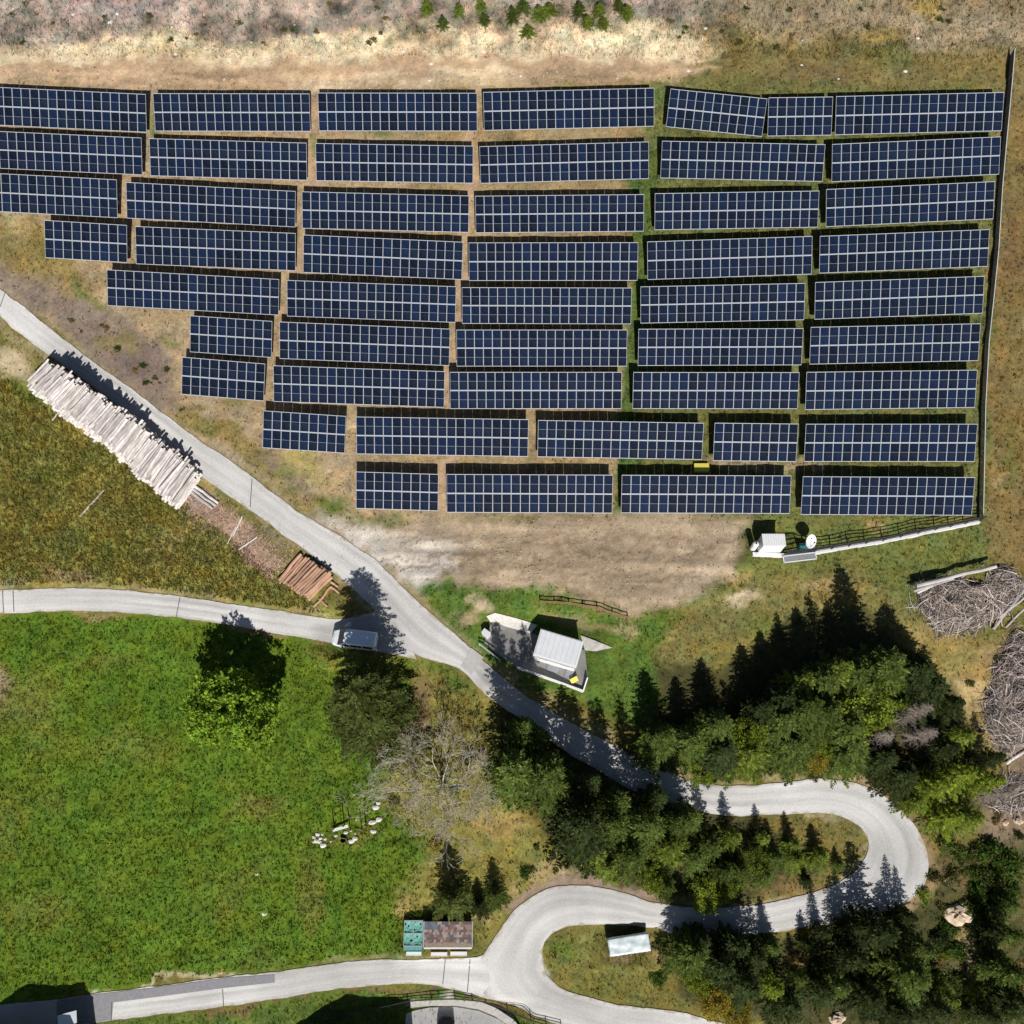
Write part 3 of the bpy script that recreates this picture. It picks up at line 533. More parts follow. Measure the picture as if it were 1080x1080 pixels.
for r, row in enumerate(ROWS):
    for i, T in enumerate(row): solar_table(r, i, T[0], T[1:], len(row))

# ------------------------------------------------------------------ fences
def fence(name, label, px_pts, hgt, mats, nrails, spacing, plinth=None, tilt_mesh=False, group=None, cat='fence', pw=.07, panels=None):
    P = [foot(x, y, 0) for x, y in px_pts]; L0 = gp(*P[0]); t = thing(name, label, cat, L0, group=group)
    pts = []
    for a, b in zip(P[:-1], P[1:]):
        k = max(1, int(round(math.hypot(b[0]-a[0], b[1]-a[1])/spacing)))
        pts += [(a[0]+(b[0]-a[0])*i/k, a[1]+(b[1]-a[1])*i/k) for i in range(k)]
    pts.append(P[-1]); W = [gp(u, v)-L0 for u, v in pts]; base = plinth[1] if plinth else 0
    for p in W:
        b = MB(); b.box(p+Vector((0, 0, base+(hgt-base)/2-.1)), (pw, pw, hgt-base+.2)); b.build('post', mats[0], t)
    for j in range(nrails):
        z = base+(hgt-base)*(j+(.97 if nrails == 1 else .85))/nrails; b = MB()
        for p, q_ in zip(W[:-1], W[1:]): b.bar(p+Vector((0, 0, z)), q_+Vector((0, 0, z)), pw*(.9 if nrails == 1 else .55), pw*.8)
        b.build('rail', mats[1], t)
    if panels:
        for p, q_ in zip(W[:-1], W[1:]):
            b = MB(); d = q_-p; n = max(3, int(d.length/panels[0]))
            for i in range(1, n):
                r = p+d*(i/n); b.box(r+Vector((0, 0, base+(hgt-base)*.47)), (.03, .03, (hgt-base)*.9))
            for i in range(1, int((hgt-base)/.2)):
                b.bar(p+Vector((0, 0, base+.2*i)), q_+Vector((0, 0, base+.2*i)), .016)
            b.build('wire_mesh', mats[2], t)
    if plinth:
        b = MB()
        for a, c in zip(W[:-1], W[1:]):
            d = (c-a); e = Vector((-d.y, d.x, 0)).normalized()*plinth[0]/2
            ring = []
            for p in (a, c): ring += [p+e+Vector((0, 0, -.5)), p-e+Vector((0, 0, -.5)), p-e+Vector((0, 0, base)), p+e+Vector((0, 0, base))]
            b.add(ring, [(0, 1, 2, 3), (7, 6, 5, 4), (0, 4, 5, 1), (1, 5, 6, 2), (2, 6, 7, 3), (3, 7, 4, 0)])
        b.build('plinth', mats[-1], t)
    return t
fence('field_fence', 'long dark mesh fence with grey top rail along the right end of the solar tables', [(1065, 60), (1063, 85), (1060, 118), (1056, 160), (1052, 205), (1048, 270), (1043, 320), (1038, 366), (1034.5, 430), (1033.5, 475), (1032, 550)], 1.15, [M['steel'], M['steel'], M['darksteel'], M['darksteel']], 1, 2.4, (.13, .1), pw=.09, panels=(.085,))
fence('railing_fence', 'dark post and rail fence on a white plinth right of the white container', [(826, 586.5), (858, 583), (930, 571.5), (985, 560), (1032, 550.5)], 1.75, [M['darksteel'], M['darksteel'], M['white']], 4, 1.7, (.42, .3), pw=.10)
fence('wooden_fence', 'low reddish wooden rail fence above the kiosk pad', [(570, 636), (600, 637.5), (630, 643), (662, 653)], .9, [M['brownwood'], M['brownwood'], M['brownwood']], 2, 1.9, pw=.12)
fence('metal_railing', 'black curved railing above the parking terrace at the bottom edge', [(352, 1071), (392, 1063), (430, 1056.5), (455, 1053.5), (480, 1053), (498, 1055.5), (512, 1059), (535, 1069), (560, 1076), (592, 1084)], 1.0, [M['darksteel'], M['darksteel'], M['darksteel']], 3, 2.2, pw=.09)
# white kerb wall below the container
def wall_strip(name, label, px_pts, w, h, m, cat, deep=.6):
    P = [foot(x, y, h) for x, y in px_pts]; L0 = gp(*P[0]); W = [gp(u, v)-L0 for u, v in P]; b = MB()
    for a, c in zip(W[:-1], W[1:]):
        d = (c-a); e = Vector((-d.y, d.x, 0)).normalized()*w/2; ring = []
        for p in (a, c): ring += [p+e+Vector((0, 0, -deep)), p-e+Vector((0, 0, -deep)), p-e+Vector((0, 0, h)), p+e+Vector((0, 0, h))]
        b.add(ring, [(0, 1, 2, 3), (7, 6, 5, 4), (0, 4, 5, 1), (1, 5, 6, 2), (2, 6, 7, 3), (3, 7, 4, 0)])
    o = b.build(name, m, loc=L0); return tag(o, label, cat)
wall_strip('plinth_wall', 'white concrete kerb wall the white container stands behind', [(793, 584), (826, 585.5)], .42, .32, M['white'], 'wall')
wall_strip('parapet_wall', 'thin white parapet wall along the lower edge of the kiosk pad', [(545, 702.5), (580, 714), (614.5, 726.5), (619, 713)], .14, .75, M['white'], 'wall')
wall_strip('stone_retaining_wall', 'pale curved stone wall edging the parking terrace at the bottom edge', [(432, 1063), (455, 1060), (480, 1060), (502, 1063.5), (522, 1071), (540, 1081), (552, 1094)], .75, .35, M['concrete'], 'wall')
# ------------------------------------------------------------------ small buildings
def upright(px, py, h): u, v = foot(px, py, h); return gp(u, v)
# kiosk: roof corners given in photo pixels at roof height
KZ = 2.6; kc = upright(589, 684, KZ); ka = math.radians(-17)
t = thing('kiosk', 'white flat roofed transformer kiosk on the grey pad beside the road', 'kiosk', kc, (0, 0, ka))
b = MB(); b.box((0, 0, KZ/2-.45), (4.55, 2.75, KZ+.9-.12)); b.build('wall', M['white'], t)
b = MB(); b.box((0, 0, KZ), (4.8, 3.0, .14)); b.box((0, .02, KZ+.09), (4.6, 2.8, .04))
for k in range(9): b.box((-2.2+.55*k, .02, KZ+.125), (.035, 2.8, .035))
b.build('roof', M['roofwhite'], t); b = MB(); b.box((0, -1.55, KZ-.04), (4.8, .1, .1)); b.build('gutter', M['steel'], t)
for x in (-1.25, 1.15):
    b = MB(); b.box((x, -1.385, 1.75), (.95, .03, .5))
    for k in range(5): b.box((x, -1.405, 1.56+.095*k), (.9, .03, .03))
    b.build('vent', M['grey'], t)
b = MB(); b.box((-.05, -1.385, .95), (.9, .03, 1.9)); d = b.build('door', M['white'], t)
b = MB(); b.box((.3, -1.41, .95), (.05, .05, .16)); b.build('handle', M['darksteel'], d)
c0 = upright(512.5, 668, 1.2); t = thing('meter_cabinet', 'small white meter cabinet at the left corner of the kiosk pad', 'cabinet', c0, (0, 0, -.62))
b = MB(); b.box((0, 0, .55), (.82, .5, 1.3)); b.build('housing', M['white'], t); b = MB(); b.box((0, 0, 1.23), (.9, .58, .07)); b.build('lid', M['roofwhite'], t)
b = MB(); b.box((0, -.262, .6), (.66, .02, 1.0)); b.build('door', M['white'], t)
# road barrier at the pad corner
a = gp(*foot(506, 681)); t = thing('barrier', 'dark roadside barrier with two rails at the kiosk pad corner', 'barrier', a); e = gp(*foot(527, 697))-a
for f_ in (0, .5, 1): b = MB(); b.box(e*f_+Vector((0, 0, .4)), (.09, .09, 1.0)); b.build('post', M['steel'], t)
for z in (.45, .85): b = MB(); b.bar(e*-.04+Vector((0, 0, z)), e*1.04+Vector((0, 0, z)), .06, .14); b.build('rail', M['steel'], t)
c0 = upright(605, 715, .5); t = thing('signboard', 'yellow board leaning on the kiosk pad by the parapet corner', 'board', c0, (0, 0, .5))
b = MB(); b.box((0, 0, .3), (.85, .05, .6), Euler((-.95, 0, 0)).to_matrix()); b.build('panel', M['yellow'], t); b = MB(); b.bar((-.3, .25, 0), (-.3, .05, .35), .05); b.bar((.3, .25, 0), (.3, .05, .35), .05); b.build('stand', M['darksteel'], t)
for (x, y, w, d_) in ((583, 704, 1.3, .8), (600, 709, .9, .9)):
    c0 = upright(x, y, .1); b = MB(); b.box((0, 0, .06), (w, d_, .1)); b.box((0, 0, .125), (w*.9, d_*.9, .03)); o = b.build('hatch_cover', M['grey'], loc=c0, rot=(0, 0, ka))
    tag(o, ('wider' if w > 1 else 'square')+' grey hatch cover set in the kiosk pad', 'hatch')
# white container, cabinet, dish, panel
CZ = 2.45; c0 = upright(816, 569.5, CZ); t = thing('container', 'white box container standing at the left end of the white plinth', 'container', c0)
b = MB(); b.box((0, 0, CZ/2-.2), (2.38, 1.3, CZ+.4-.1))
for k in range(9): b.box((-1.08+.27*k, -.66, CZ/2), (.09, .04, CZ-.3))
b.build('body', M['white'], t); b = MB(); b.box((0, 0, CZ), (2.46, 1.38, .1))
for k in range(9): b.box((-1.08+.27*k, 0, CZ+.065), (.06, 1.25, .035))
b.build('roof', M['white'], t)
b = MB(); b.box((-1.2, -.05, 1.05), (.04, .8, 1.9)); b.build('door', M['roofwhite'], t)
c0 = upright(797.5, 573, 1.7); t = thing('storage_tank', 'slim white upright tank left of the white container', 'tank', c0)
b = MB(); b.tube([(0, 0, -.2), (0, 0, .1), (0, 0, 1.55), (0, 0, 1.7)], [.3, .34, .34, .2], 14); b.build('shell', M['white'], t, smooth=False); b = MB(); b.tube([(0, 0, 1.7), (0, 0, 1.78)], .1, 10); b.build('cap', M['darksteel'], t)
c0 = upright(848, 577, .5); t = thing('satellite_dish', 'tilted white satellite dish on a teal cabinet beside the container', 'dish', c0)
b = MB(); b.box((0, 0, .2), (1.2, .55, .95)); b.box((0, 0, .7), (1.28, .63, .06)); b.build('base', M['tealdark'], t)
b = MB(); b.tube([(.1, .1, .7), (.1, .15, 1.75)], .055, 8); b.build('mast', M['steel'], t)
b = MB(); R_, n_ = .78, 20; vs = [(0, 0, 0)]; fs = []
for i in range(1, 5):
    for j in range(n_): a_ = 2*PI*j/n_; r = R_*i/4; vs.append((r*math.cos(a_)*.9, r*math.sin(a_), .28*(r/R_)**2))
for j in range(n_):
    fs.append((0, 1+j, 1+(j+1) % n_))
    for i in range(3): fs.append((1+i*n_+j, 1+(i+1)*n_+j, 1+(i+1)*n_+(j+1) % n_, 1+i*n_+(j+1) % n_))
b.add(vs, fs); m4 = Matrix.Translation((.2, .22, 1.85)) @ Euler((math.radians(35), math.radians(18), .3)).to_matrix().to_4x4(); b.v = [tuple(m4 @ Vector(p)) for p in b.v]
d = b.build('reflector', M['white'], t); md = d.modifiers.new('Solid', 'SOLIDIFY'); md.thickness = .03
b = MB(); b.tube([m4 @ Vector((0, -.6, .22)), m4 @ Vector((0, -.05, .72))], .025, 6); b.box(m4 @ Vector((0, -.02, .76)), (.14, .14, .16)); b.build('feed_arm', M['darksteel'], t)
c0 = upright(842, 587.5, .5); t = thing('metal_gate', 'white framed grey sheet gate laid beside the plinth below the dish', 'gate', c0, (0, 0, math.radians(7)))
b = MB()
for y in (-.36, .36): b.bar((-1.8, y, .42), (1.8, y, .42), .1)
for x in (-1.8, 1.8): b.bar((x, -.41, .42), (x, .41, .42), .1)
b.build('frame', M['white'], t); b = MB(); b.box((0, 0, .42), (3.5, .62, .03)); b.build('sheet', M['grey'], t)
for x in (-1.6, 1.6): b = MB(); b.box((x, 0, .1), (.1, .5, .56)); b.build('leg', M['white'], t)
# yellow box among the tables
c0 = upright(740, 493, .5); t = thing('equipment_box', 'yellow equipment box on bare soil between the two lowest table rows', 'box', c0)
b = MB(); b.box((0, 0, .25), (1.55, .85, .55)); b.build('body', M['yellow'], t); b = MB(); b.box((0, 0, .55), (1.62, .92, .06)); b.build('lid', M['yellow'], t)
# tiled shed with netted cages
SZ = 2.1; c0 = upright(472.5, 986, SZ); t = thing('tiled_shed', 'shed with a patchy brown tiled roof beside the lower road', 'shed', c0)
b = MB(); b.box((0, -.05, SZ/2-.5), (4.9, 2.4, SZ+.9-.1)); b.build('wall', M['wood'], t)
tm = bpy.data.materials.new('mottled_tiles'); tm.use_nodes = True; nt = tm.node_tree; N = nt.nodes.new; L = nt.links.new; pb = nt.nodes['Principled BSDF']; pb.inputs['Roughness'].default_value = .8
at = N('ShaderNodeAttribute'); at.attribute_name = 'Col'; L(at.outputs['Color'], pb.inputs['Base Color'])
b = MB(); rr = random.Random(5); cols = [(.16, .105, .09), (.24, .17, .145), (.11, .075, .075), (.33, .26, .22), (.085, .085, .11), (.20, .13, .11), (.27, .22, .2)]
nr, ncx = 10, 22; Wd, Dp = 5.15, 2.55; pit = math.radians(12); Rt = Euler((pit, 0, 0)).to_matrix()
for j in range(nr):
    x = -Wd/2+(.0 if j % 2 else -.12)
    while x < Wd/2-.03:
        w = rr.choice([.235, .235, .47]); x1 = min(x+w, Wd/2); x0 = max(x, -Wd/2)
        b.col = rr.choice(cols) if not (j > 6 and x < -1.2) else rr.choice([(.09, .105, .14), (.13, .15, .18)])
        if x1-x0 > .03: b.box(Rt @ Vector(((x0+x1)/2, -Dp/2+Dp*(j+.5)/nr, .02+.012*((j+1) % 2)))+Vector((0, 0, SZ+.05)), (x1-x0-.02, Dp/nr+.05, .035), Rt @ Euler((-.09, 0, 0)).to_matrix())
        x += w
b.build('roof', tm, t, col=True)
b = MB(); b.bar((-Wd/2, -Dp/2-.1, SZ-.25), (Wd/2, -Dp/2-.1, SZ-.25), .16, .1); b.build('gutter', M['white'], t)
for s_ in (-1, 1): b = MB(); b.box((s_*(Wd/2+.04), 0, SZ+.06), (.07, Dp+.1, .12), Rt); b.build('bargeboard', M['steel'], t)
c0 = upright(435.8, 985, 1.3); t = thing('netted_cage', 'teal netted plant cage joined to the left end of the tiled shed', 'plant cage', c0)
b = MB()
for x in (-1.0, 1.0):
    for y in (-1.25, 0, 1.25): b.bar((x, y, -.6), (x, y, 1.3), .07)
for y in (-1.25, 0, 1.25): b.bar((-1.03, y, 1.3), (1.03, y, 1.3), .07)
for x in (-1.0, 0, 1.0): b.bar((x, -1.28, 1.335), (x, 1.28, 1.335), .06)
b.build('frame', M['alu'], t)
nm = mat('teal_netting', (.16, .42, .36), .7, .35, 9)
for x in (-.5, .5):
    for y in (-.62, .62):
        b = MB(); vs = []; k = 7
        for i in range(k):
            for j in range(k): vs.append((x-.46+.92*i/6, y-.57+1.14*j/6, 1.27-.10*math.sin(PI*i/6)*math.sin(PI*j/6)+rr.uniform(-.025, .025)))
        b.add(vs, [(i*k+j, (i+1)*k+j, (i+1)*k+j+1, i*k+j+1) for i in range(k-1) for j in range(k-1) if rr.random() > .06]); b.build('net', nm, t)
b = MB(); b.box((0, -1.5, .75), (2.0, .42, .9)); b.build('planter', M['teal'], t)
for (x, y, w, lab, mm) in ((437, 1003, 1.65, 'pale grey trough below the teal netted cage', 'roofwhite'), (463.5, 1003.5, 1.75, 'left of two white troughs in front of the tiled shed', 'white'), (484, 1003, 1.8, 'right of two white troughs in front of the tiled shed', 'white')):
    c0 = upright(x, y, .5); t = thing('trough', lab, 'trough', c0)
    b = MB()
    for s_ in (-1, 1): b.box((0, s_*.17, .22), (w, .05, .62)); b.box((s_*(w/2-.03), 0, .22), (.06, .29, .62))
    b.build('body', M[mm], t); b = MB(); b.box((0, 0, .5), (w-.13, .28, .04)); b.build('lid', M[mm], t)
# tarp-covered wood store
c0 = upright(664, 997, 1.7); ta = math.radians(7.5); t = thing('wood_store', 'low wood store under a creased pale tarp on the verge inside the lower bend', 'wood store', c0, (0, 0, ta))
b = MB(); b.box((0, 0, .55), (4.2, 1.6, 1.9)); b.build('log_stack', M['wood'], t)
b = MB(); kx, ky = 34, 14; vs = []
for i in range(kx):
    for j in range(ky):
        x = -2.3+4.6*i/(kx-1); y = -.98+1.96*j/(ky-1); z = 1.62+.22*(j/(ky-1))+.06*math.sin(2.6*x+2.1*y)*math.sin(1.3*x-3*y)+.05*mnoise.noise(Vector((x*1.6+y*1.2, y*2.2-x, 3)))+.05*abs(math.sin(2.2*(x-.7*y)))
        if j in (0, ky-1) or i in (0, kx-1): z -= .35; x *= .985; y *= .97
        vs.append((x+.03*rr.uniform(-1, 1), y+.03*rr.uniform(-1, 1), z))
b.add(vs, [(i*ky+j, (i+1)*ky+j, (i+1)*ky+j+1, i*ky+j+1) for i in range(kx-1) for j in range(ky-1)]); b.build('tarp', M['tarp'], t, smooth=True)
# houses below the bottom edge of the picture
def house(label, x0, yf, prof, deep, m_roof):
    """outline of the north gable in (east metres, height), run back downhill; the lower part is wall, the upper part roof"""
    u, v = (x0-540)/F, (540-yf)/F; t = thing('house', label, 'house', gp(u, v)); n = len(prof)
    ev = min(prof[0][1], prof[-1][1]); w0, w1 = prof[0][0], prof[-1][0]
    b = MB(); cut = [(w0, -4), (w0, ev-.15)]+[(x, h-.18) for x, h in prof[1:-1]]+[(w1, prof[-1][1]-.15), (w1, -4)]; k = len(cut)
    vs = [(x, 0, z) for x, z in cut]+[(x, -deep, z) for x, z in cut]; b.add(vs, [tuple(range(k-1, -1, -1)), tuple(range(k, 2*k))]+[(i, (i+1) % k, k+(i+1) % k, k+i) for i in range(k)]); b.build('wall', M['plaster'], t)
    b = MB(); o_ = .35
    for (xa, ha), (xb, hb) in zip(prof[:-1], prof[1:]):
        b.add([(xa, o_, ha), (xb, o_, hb), (xb, -deep-o_, hb), (xa, -deep-o_, ha), (xa, o_, ha-.14), (xb, o_, hb-.14), (xb, -deep-o_, hb-.14), (xa, -deep-o_, ha-.14)], [(0, 1, 2, 3), (7, 6, 5, 4), (0, 4, 5, 1), (2, 6, 7, 3), (0, 3, 7, 4), (1, 5, 6, 2)])
    r = b.build('roof', m_roof, t); mx = max(h for _, h in prof); b = MB(); b.box(((w0+w1)/2, -deep*.6, mx+.2), (.7, .7, 1.4)); b.build('chimney', M['plaster'], r)
    for f_ in (.25, .5, .75):
        x = w0+(w1-w0)*f_; b = MB(); b.box((x, .03, 1.3), (1.0, .06, 1.2)); w_ = b.build('window', M['white'], t); b = MB(); b.box((x, .07, 1.3), (.85, .02, 1.05)); b.build('pane', M['glassdark'], w_)
    return t
H1 = house('house at the bottom left corner casting its shadow over the road', 52, 1090, [(-8.6, 1.6), (-5.2, 3.1), (-2.0, 5.3), (3.9, 5.3), (5.0, 4.2), (5.3, 3.9)], 9.0, M['rooftile'])
b = MB(); b.box((3.4, 1.9, 3.9), (2.0, 1.2, .1), Euler((-.1, 0, .25)).to_matrix()); b.build('porch_roof', M['roofwhite'], H1)
H2 = house('house at the bottom edge casting a gabled shadow beside the parking terrace', 378, 1093, [(-6.8, 1.1), (-.8, 4.5), (5.6, 3.85), (6.1, 3.7)], 9.0, M['rooftile'])
# ------------------------------------------------------------------ vehicles
def wheels(t, xs, y, r, w):
    for x in xs:
        for s_ in (-1, 1):
            h = MB(); h.tube([(x, s_*y-w/2, r), (x, s_*y+w/2, r)], r, 16); wo = h.build('wheel', M['rubber'], t)
            h = MB(); h.tube([(x, s_*y-w/2-.01, r), (x, s_*y+w/2+.01, r)], r*.6, 12); h.build('rim', M['steel'], wo)
def loft(sections, mb):                     # closed ring cross-sections along x
    n = len(sections[0]); vs = [p for s_ in sections for p in s_]
    mb.add(vs, [(i*n+j, i*n+(j+1) % n, (i+1)*n+(j+1) % n, (i+1)*n+j) for i in range(len(sections)-1) for j in range(n)]+[tuple(range(n-1, -1, -1)), tuple((len(sections)-1)*n+j for j in range(n))])
def ring(x, wl, wu, z0, zm, z1, r=.12):     # half-widths at belt and roof
    pts = [(wl*.92, z0), (wl, z0+.18), (wl, zm), (wu+.02, z1-r), (wu-r*.8, z1), (0, z1+.03)]
    full = pts+[(-a, z) for a, z in reversed(pts[:-1])]
    return [(x, a, z) for a, z in full]
c0 = upright(374, 673.5, 1.2); vy = math.radians(180-6.5)
t = thing('van', 'pale blue white van with its front door open, parked on the side road', 'van', c0+Vector((0, 0, .02)), (0, 0, vy))
b = MB(); loft([ring(-2.42, .80, .72, .5, 1.0, 1.72, .1), ring(-2.36, .93, .80, .36, 1.1, 1.93), ring(-1.2, .95, .83, .33, 1.1, 1.97), ring(.6, .95, .83, .33, 1.1, 1.96), ring(1.05, .95, .80, .33, 1.1, 1.88), ring(1.08, .95, .93, .33, 1.02, 1.12, .04), ring(1.75, .93, .88, .33, .98, 1.06, .06), ring(2.25, .84, .74, .38, .82, .92, .06), ring(2.46, .66, .55, .45, .7, .78, .05)], b)
b.build('body', M['vanpaint'], t)
for y in (-.5, -.17, .17, .5): b = MB(); b.bar((-2.0, y, 1.985), (.75, y, 1.985), .05, .04); b.build('roof_rib', M['vanpaint'], t)
b = MB(); b.box((1.72, 0, 1.075), (.05, 1.5, .02)); b.build('bonnet_seam', M['darksteel'], t)
b = MB(); b.add([(1.12, .80, 1.83), (1.12, -.80, 1.83), (1.78, -.86, 1.08), (1.78, .86, 1.08), (1.0, .78, 1.86), (1.0, -.78, 1.86), (1.5, -.8, 1.0), (1.5, .8, 1.0)], [(0, 3, 2, 1), (4, 5, 6, 7), (0, 1, 5, 4), (3, 7, 6, 2), (0, 4, 7, 3), (1, 2, 6, 5)]); b.build('windscreen', M['glassdark'], t)
for s_ in (-1, 1):
    for (x0, x1) in ((-2.1, -1.05), (-.95, .25), (.35, 1.05)):
        b = MB(); b.add([(x0, s_*.962, 1.15), (x1, s_*.962, 1.15), (x1, s_*.882, 1.68), (x0, s_*.882, 1.68), (x0, s_*.93, 1.15), (x1, s_*.93, 1.15), (x1, s_*.84, 1.68), (x0, s_*.84, 1.68)], [(0, 1, 2, 3), (7, 6, 5, 4), (0, 4, 5, 1), (2, 6, 7, 3), (1, 5, 6, 2), (0, 3, 7, 4)]); b.build('side_window', M['glassdark'], t)
    b = MB(); b.box((1.15, s_*1.1, 1.2), (.12, .22, .22)); b.build('mirror', M['darksteel'], t)
    b = MB(); b.box((2.34, s_*.62, .78), (.18, .28, .14), Euler((0, .5, s_*.4)).to_matrix()); b.build('headlight', M['lens'], t)
    b = MB(); b.box((-2.42, s_*.72, 1.1), (.05, .12, .5)); b.build('tail_light', M['redlight'], t)
b = MB(); b.box((0, 0, 0), (.95, .05, 1.05)); b.box((0, 0, .72), (.6, .03, .4)); d = b.build('door', M['vanpaint'], t); Dm = Matrix.Translation((.98, -1.32, .95)) @ Matrix.Rotation(math.radians(-122), 4, 'Z'); d.matrix_local = Dm
wheels(t, (-1.55, 1.5), .82, .33, .22)
c0 = upright(470, 1096, 1.4); t = thing('car', 'dark car on the parking terrace, only its end inside the bottom edge', 'car', c0+Vector((0, 0, .02)), (0, 0, PI/2))
b = MB(); loft([ring(-2.15, .7, .6, .4, .7, .85, .06), ring(-2.0, .86, .72, .32, .85, .98, .06), ring(-1.6, .9, .6, .3, .95, 1.3, .08), ring(-.8, .9, .62, .3, .95, 1.48), ring(.3, .9, .62, .3, .95, 1.46), ring(1.1, .9, .8, .3, .92, 1.0, .06), ring(1.9, .84, .72, .32, .75, .86, .06), ring(2.15, .65, .55, .4, .65, .72, .05)], b); b.build('body', M['carpaint'], t)
b = MB(); b.box((.75, 0, 1.24), (.9, 1.2, .03), Euler((0, .53, 0)).to_matrix()); b.build('windscreen', M['glassdark'], t); b = MB(); b.box((-1.82, 0, 1.17), (.55, 1.15, .03), Euler((0, -.7, 0)).to_matrix()); b.build('rear_window', M['glassdark'], t)
wheels(t, (-1.35, 1.3), .78, .31, .2)
# ------------------------------------------------------------------ timber
def log_mesh(seed, r0, r1, mt):
    b = MB(); rr = random.Random(seed); n = 6; pts = []; rad = []
    for i in range(n): k = i/(n-1); pts.append((-.5+k, rr.uniform(-.012, .012), rr.uniform(-.012, .012))); rad.append((r0+(r1-r0)*k)*rr.uniform(.95, 1.05))
    ns = 9; b.tube(pts, rad, ns, cap=False); b.mi = 1
    e = len(b.v); b.f.append(tuple(range(ns-1, -1, -1))); b.m.append(1); b.f.append(tuple(range(e-ns, e))); b.m.append(1)
    return b.mesh('log', [mt, M['logend']], smooth=False)
LOGS = [log_mesh(k, .05, .040, M['logpale']) for k in range(5)]; REDLOGS = [log_mesh(20+k, .05, .043, M['logred']) for k in range(4)]
def put_log(p, axis, L, dia, meshes, label, group, roll=None):
    q_ = axis.normalized().to_track_quat('X', 'Z') @ Euler((random.uniform(0, 6.28), 0, 0)).to_quaternion()
    o = link('log', random.choice(meshes), None, p, q_.to_euler(), (L, dia/.1, dia/.1)); return tag(o, label, 'log', group)
GL = 'logs of the long grey stack'; LL = 'grey peeled log lying crosswise in the long stack beside the upper road'
Un = Vector((0, 0, 1)); core = MB(); nlog = 0; rs = random.Random(3)
def pile_height(k): return 4.0*min(1, .62+k*3) * (1-.62*max(0, (k-.12)/.88)**1.1)
x = 0.0; k = 0.0
while k < 1.0:
    ht = pile_height(k)+rs.uniform(-.25, .25); ex = (1-k)*Vector((24, -23, 0))+k*Vector((26, -35, 0))
    a = Vector((28+158*k, 403+130*k-6*math.sin(PI*k), 0)); c_ = Vector((50+161*k, 379+119*k-4*math.sin(PI*k), 0))
    a += (c_-a)*rs.uniform(-.10, .08); c_ += (c_-a)*rs.uniform(-.10, .08)
    ga = foot(a.x, a.y, ht); gc = foot(c_.x, c_.y, ht); A = gp(*ga); B = gp(*gc); ax = B-A; L = ax.length
    lay = 0; z = ht+rs.uniform(-.12, .12)
    while z > .1:
        dia = rs.choice([rs.uniform(.19, .30), rs.uniform(.26, .42)]); jit = rs.uniform(-.35, .35)
        p = (A+B)/2+Un*(z-dia/2)+ax.normalized()*jit*(1 if lay else .7)
        axj = ax+Vector((rs.uniform(-.10, .10), rs.uniform(-.10, .10), rs.uniform(-.05, .05)))*L*(.7 if lay == 0 else .35)
        if lay < 3: put_log(p, axj, L*rs.uniform(.82, 1.08), dia*1.06, LOGS, LL, GL); nlog += 1
        else:
            d = axj.normalized()*L*.5; core.mi = 0; core.tube([p-d, p+d], [dia*.52, dia*.45], 7, cap=False); e = len(core.v); core.f += [tuple(range(e-8, e-15, -1)), tuple(range(e-7, e))]; core.m += [1, 1]
        z -= dia*.86; lay += 1
    k += rs.uniform(.0115, .0175)
tag(core.build('log_stack', [M['logpale'], M['logend']]), 'lower layers of grey logs inside the long stack beside the upper road', 'logs', GL, 'stuff')
put_log(gp(*foot(58.5, 439, .5), up=.5), gp(*foot(62, 434))-gp(*foot(55, 443)), 1.2, .16, LOGS, 'short pale log end sticking out of the long grey stack on its field side', GL)
GS = 'loose grey logs at the end of the long stack'
for (x0, y0, x1, y1, z, lab) in ((204, 512, 231, 531, .2, 'outer of the grey logs laid lengthwise at the lower end of the long stack'), (201, 514, 228, 534.5, .2, 'middle of the grey logs laid lengthwise at the lower end of the long stack'), (198, 516.5, 225, 537, .18, 'inner of the grey logs laid lengthwise at the lower end of the long stack')):
    A = gp(*foot(x0, y0), up=z); B = gp(*foot(x1, y1), up=z); put_log((A+B)/2, B-A, (B-A).length, .36, LOGS, lab, GS)
GRD = 'logs of the small reddish stack'; k = 0
rs = random.Random(9)
for (k, lev) in [(i/13, 0) for i in range(14)]+[(i/13, 1) for i in range(4, 13)]+[(i/13+.02, 2) for i in range(6, 12)]:
    a = Vector((294+32*k, 610+21*k+(2 if k < .3 else 0), 0)); c_ = Vector((318+34*k, 584+23*k, 0)); e = (c_-a)*rs.uniform(-.06, .06)
    z = .2+.36*lev+.25; A = gp(*foot(a.x+e.x, a.y+e.y, z), up=z); B = gp(*foot(c_.x+e.x, c_.y+e.y, z), up=z); ax = B-A+Vector((rs.uniform(-.08, .08), rs.uniform(-.08, .08), 0))
    put_log((A+B)/2, ax, ax.length, rs.uniform(.28, .44), REDLOGS, 'reddish debarked log in the small stack beside the side road junction', GRD)
for (x0, y0, x1, y1, lab) in ((325, 632, 336, 622, 'short pale log at the lower corner of the small reddish stack'), (331, 641, 342, 629, 'shortest pale log sticking out below the small reddish stack'), (337, 632, 346, 640, 'bearer log crossing under the lower end of the small reddish stack'), (349, 619, 358, 626, 'bearer log jutting towards the road from the small reddish stack'), (349, 614, 357, 619, 'upper bearer log at the road end of the small reddish stack'), (341, 629, 349, 619, 'pale log beside the road end bearers of the small reddish stack')):
    A = gp(*foot(x0, y0), up=.16); B = gp(*foot(x1, y1), up=.16); put_log((A+B)/2, B-A, (B-A).length, .3, REDLOGS, lab, GRD)
